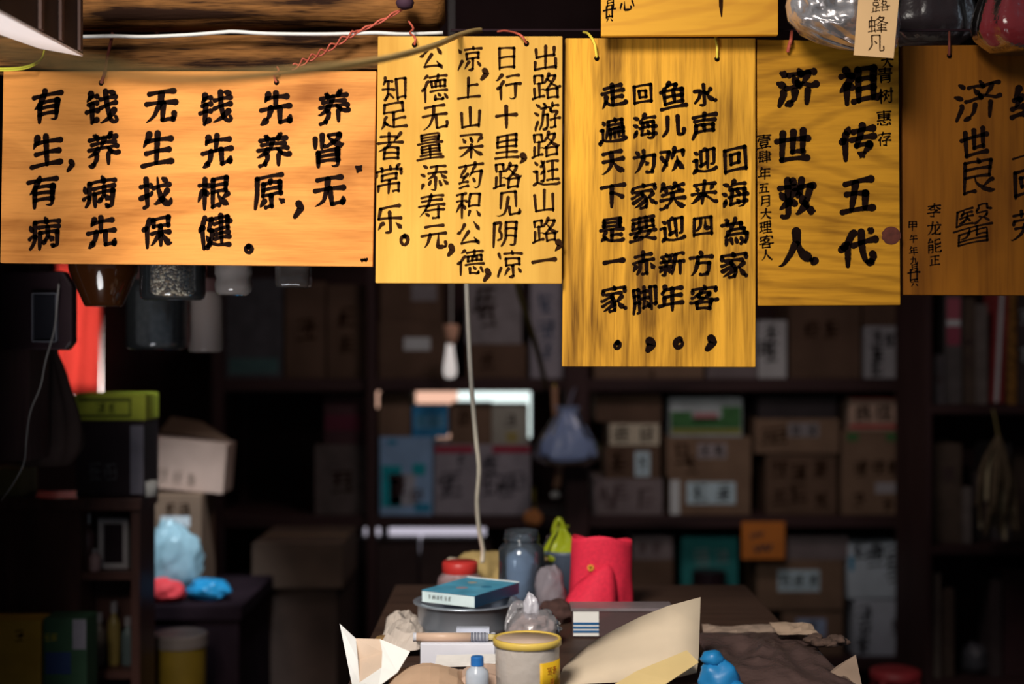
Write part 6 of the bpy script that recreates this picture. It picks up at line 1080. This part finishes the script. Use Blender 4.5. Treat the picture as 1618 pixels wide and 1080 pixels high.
o = crumple('kraft_wrapping', on(722, 2.17).x, on(800, 2.17).x, 2.125, 2.24, TZ + .006, .006, 9.0, mat('pinkish_kraft', (.60, .42, .32), .8, var=.08), 7, 6, round_=.018, freq=10, sy=2); tag(o, 'brown kraft paper behind the blue-capped bottle', 'paper')
o = crumple('crumpled_paper', on(600, 2.45).x, on(668, 2.45).x, 2.34, 2.62, TZ + .010, .030, 15.0, mat('greyish_paper', (.62, .53, .46), .8, var=.08), 13, 16, round_=.020, freq=15); tag(o, 'crumpled greyish paper left of the steel basin', 'paper')
o = crumple('paper_sheet', on(690, 2.24).x, on(790, 2.24).x, 2.23, 2.262, TZ + .012, .004, 21.0, mat('off_white_sheet', (.76, .72, .68), .8), 8, 4, lift=.012); tag(o, 'off-white sheet between the flat white carton and the kraft wrapping', 'paper')
o = lump((P(592, 0, 2.42).x + .012, 2.42, TZ), (.014, .014, .022), 2.5, .2, 16, 10).build('dried_root', mat('brown_root', (.28, .16, .06), .8, var=.3, scale=60), None, True); tag(o, 'small brown dried root at the left edge of the table', 'dried food')
# white paper bag opened at the left
wp = thing('paper_bag', on(600, 2.12)); a = [P(537, 985, 2.235), P(562, 1008, 2.19), P(600, 1009, 2.19), P(648, 1029, 2.16)]; lowp = [P(557, 1084, 2.16), P(568, 1078, 2.15), P(603, 1054, 2.14), P(598, 1084, 2.11)]
mid = [x.lerp(y, .5) for x, y in zip(a, lowp)]
V = [a[0], a[1], mid[1] + Vector((0, .004, 0)), lowp[1], lowp[0], mid[0]]; solid(link('left_panel', V, [[0, 1, 2, 5], [5, 2, 3, 4]], WHITEP, wp), .0008)
V = [a[2], a[3], P(628, 1062, 2.13), P(598, 1084, 2.105), lowp[1], lowp[2], P(604, 1030, 2.165)]; solid(link('right_panel', V, [[0, 1, 2, 6], [6, 2, 5], [5, 2, 3, 4]], WHITEP, wp), .0008)
V = [a[1], a[2], P(604, 1030, 2.175), lowp[2], lowp[1], P(565, 1042, 2.185)]; solid(link('inner_panel', V, [[0, 1, 2, 5], [5, 2, 3, 4]], mat('tan_inner_paper', (.66, .50, .38), .8, var=.08), wp), .0008)
V = [lowp[0], lowp[1], P(598, 1084, 2.105), P(590, 1120, 2.08), P(562, 1120, 2.12)]; solid(link('lower_panel', V, [[0, 1, 2, 3, 4]], WHITEP, wp), .0008)
tag(wp, 'white paper bag torn open with a tan inside, over the left edge of the table', 'bag')
# large pale kraft sheet
rows = []
T_ = [(893, 1048), (930, 1018), (968, 996), (1010, 975), (1055, 957), (1107, 943)]; M_ = [(885, 1066), (925, 1052), (965, 1042), (1010, 1036), (1055, 1033), (1104, 1036)]; B_ = [(880, 1082), (922, 1080), (965, 1078), (1010, 1076), (1055, 1074), (1101, 1062)]
for k, (row, d0, d1) in enumerate(((T_, 2.33, 2.27), (None, 2.26, 2.23), (M_, 2.20, 2.20), (B_, 2.145, 2.17))):
    if row is None: rows.append([(Vector(P(*T_[i], 2.30)) + Vector(P(*M_[i], 2.20))) / 2 + Vector((0, .012 * math.sin(math.pi * i / 5), 0)) for i in range(6)]); continue
    rows.append([P(x, y, d0 + (d1 - d0) * i / 5) for i, (x, y) in enumerate(row)])
ks = thing('kraft_sheet', on(1000, 2.2)); sheet('raised_sheet', rows, KRAFTP, ks, .0009, True, 0)
V = [P(962, 1086, 2.10), P(1005, 1060, 2.115), P(1085, 1027, 2.15), P(1104, 1046, 2.14), P(1060, 1075, 2.11), P(1040, 1088, 2.10)]
solid(link('folded_edge', V, [[0, 1, 4, 5], [1, 2, 3, 4]], mat('golden_kraft', (.74, .54, .24), .75, var=.06), ks), .0012)
tag(ks, 'large pale kraft sheet standing up with a folded lower edge, right front of the table', 'paper')
# right side of the table
bk = thing('plastic_bag', on(1130, 2.11)); BLK = mat('azure_plastic', (.015, .22, .52), .4, var=.12, spec=.5)
lump(on(1136, 2.10), (.030, .026, .052), 5.5, .22, crease=.15).build('bag_body', BLK, bk, True); lump(P(1125, 1050, 2.10), (.017, .016, .022), 2.5, .22, 20, 12, crease=.2).build('bag_knot', BLK, bk, True); lump(on(1160, 2.085), (.016, .016, .024), 7.5, .2, 18, 10).build('bag_corner', BLK, bk, True)
tag(bk, 'bright blue plastic bag with a knotted top at the right front of the table', 'bag')
dk = thing('plastic_sheet', on(1200, 2.35)); DKF = film('dark_brown_film', (.16, .10, .09), .1, .18, .2)
o = crumple('film', on(1112, 2.35).x, on(1300, 2.35).x, 2.06, 2.50, TZ + .006, .014, 31.0, DKF, 40, 30, parent=dk, round_=.010, freq=12, smooth=True, sy=.6)
tag(dk, 'dark wrinkled plastic film over the right part of the table', 'plastic film')
o = crumple('brown_paper', on(1118, 2.5).x, on(1262, 2.5).x, 2.505, 2.60, TZ + .004, .010, 37.0, mat('dull_brown_paper', (.36, .26, .20), .85, var=.12), 14, 6); tag(o, 'dull brown paper lying behind the dark plastic film', 'paper')
o = crumple('brown_paper', on(1225, 2.44).x, on(1290, 2.44).x, 2.40, 2.50, TZ + .026, .012, 41.0, mat('tan_brown_paper', (.44, .31, .22), .85, var=.12), 8, 6); tag(o, 'tan paper scrap with turned-up corner on the dark plastic film', 'paper')
fg = thing('dried_fungus', on(1300, 2.36)); FUN = mat('dark_fungus', (.10, .06, .045), .9, var=.5, scale=60)
for i in range(9): lump(on(1282 + i * 6, 2.36 + random.uniform(-.03, .03), TZ + random.uniform(.014, .026)), (.013, .012, .012), i * 3.1, .4, 14, 8, crease=.3).build('fungus_cap', FUN, fg, True)
tag(fg, 'heap of dark dried fungus at the right end of the table', 'dried food')
V = [P(1285, 1084, 2.12), P(1322, 1052, 2.20), P(1352, 1034, 2.26), P(1362, 1084, 2.16)]; o = solid(link('kraft_corner', V, [[0, 1, 2, 3]], mat('dull_kraft', (.42, .29, .21), .8, var=.1)), .0009); tag(o, 'upright brown kraft corner at the right front end of the table', 'paper')
wt = lump(on(1062, 2.075, TZ + .0), (.014, .012, .014), 4.5, .15, 18, 10).build('white_cap', WHITEP, None, True); tag(wt, 'small white cap below the folded kraft sheet', 'cap')
# stool beyond the table
stl = thing('plastic_stool', (P(1425, 0, 3.6).x, 3.6, 0)); sx_, sz_ = P(1425, 0, 3.6).x, P(0, 1064, 3.6).z; REDD = mat('dull_red_plastic', (.22, .02, .025), .5)
MB().lathe((sx_, 3.66, sz_ - .03), [(.055, 0), (.066, .004), (.064, .026), (.05, .03), (0, .03)], 28).build('seat', REDD, stl, True)
for i in (-1, 1):
    for j in (-1, 1): MB().tube([(sx_ + i * .04, 3.66 + j * .04, sz_ - .02), (sx_ + i * .07, 3.66 + j * .07, 0.0)], .011, 8, False).build('leg', REDD, stl)
tag(stl, 'dull red stool in shadow right of the table', 'stool')
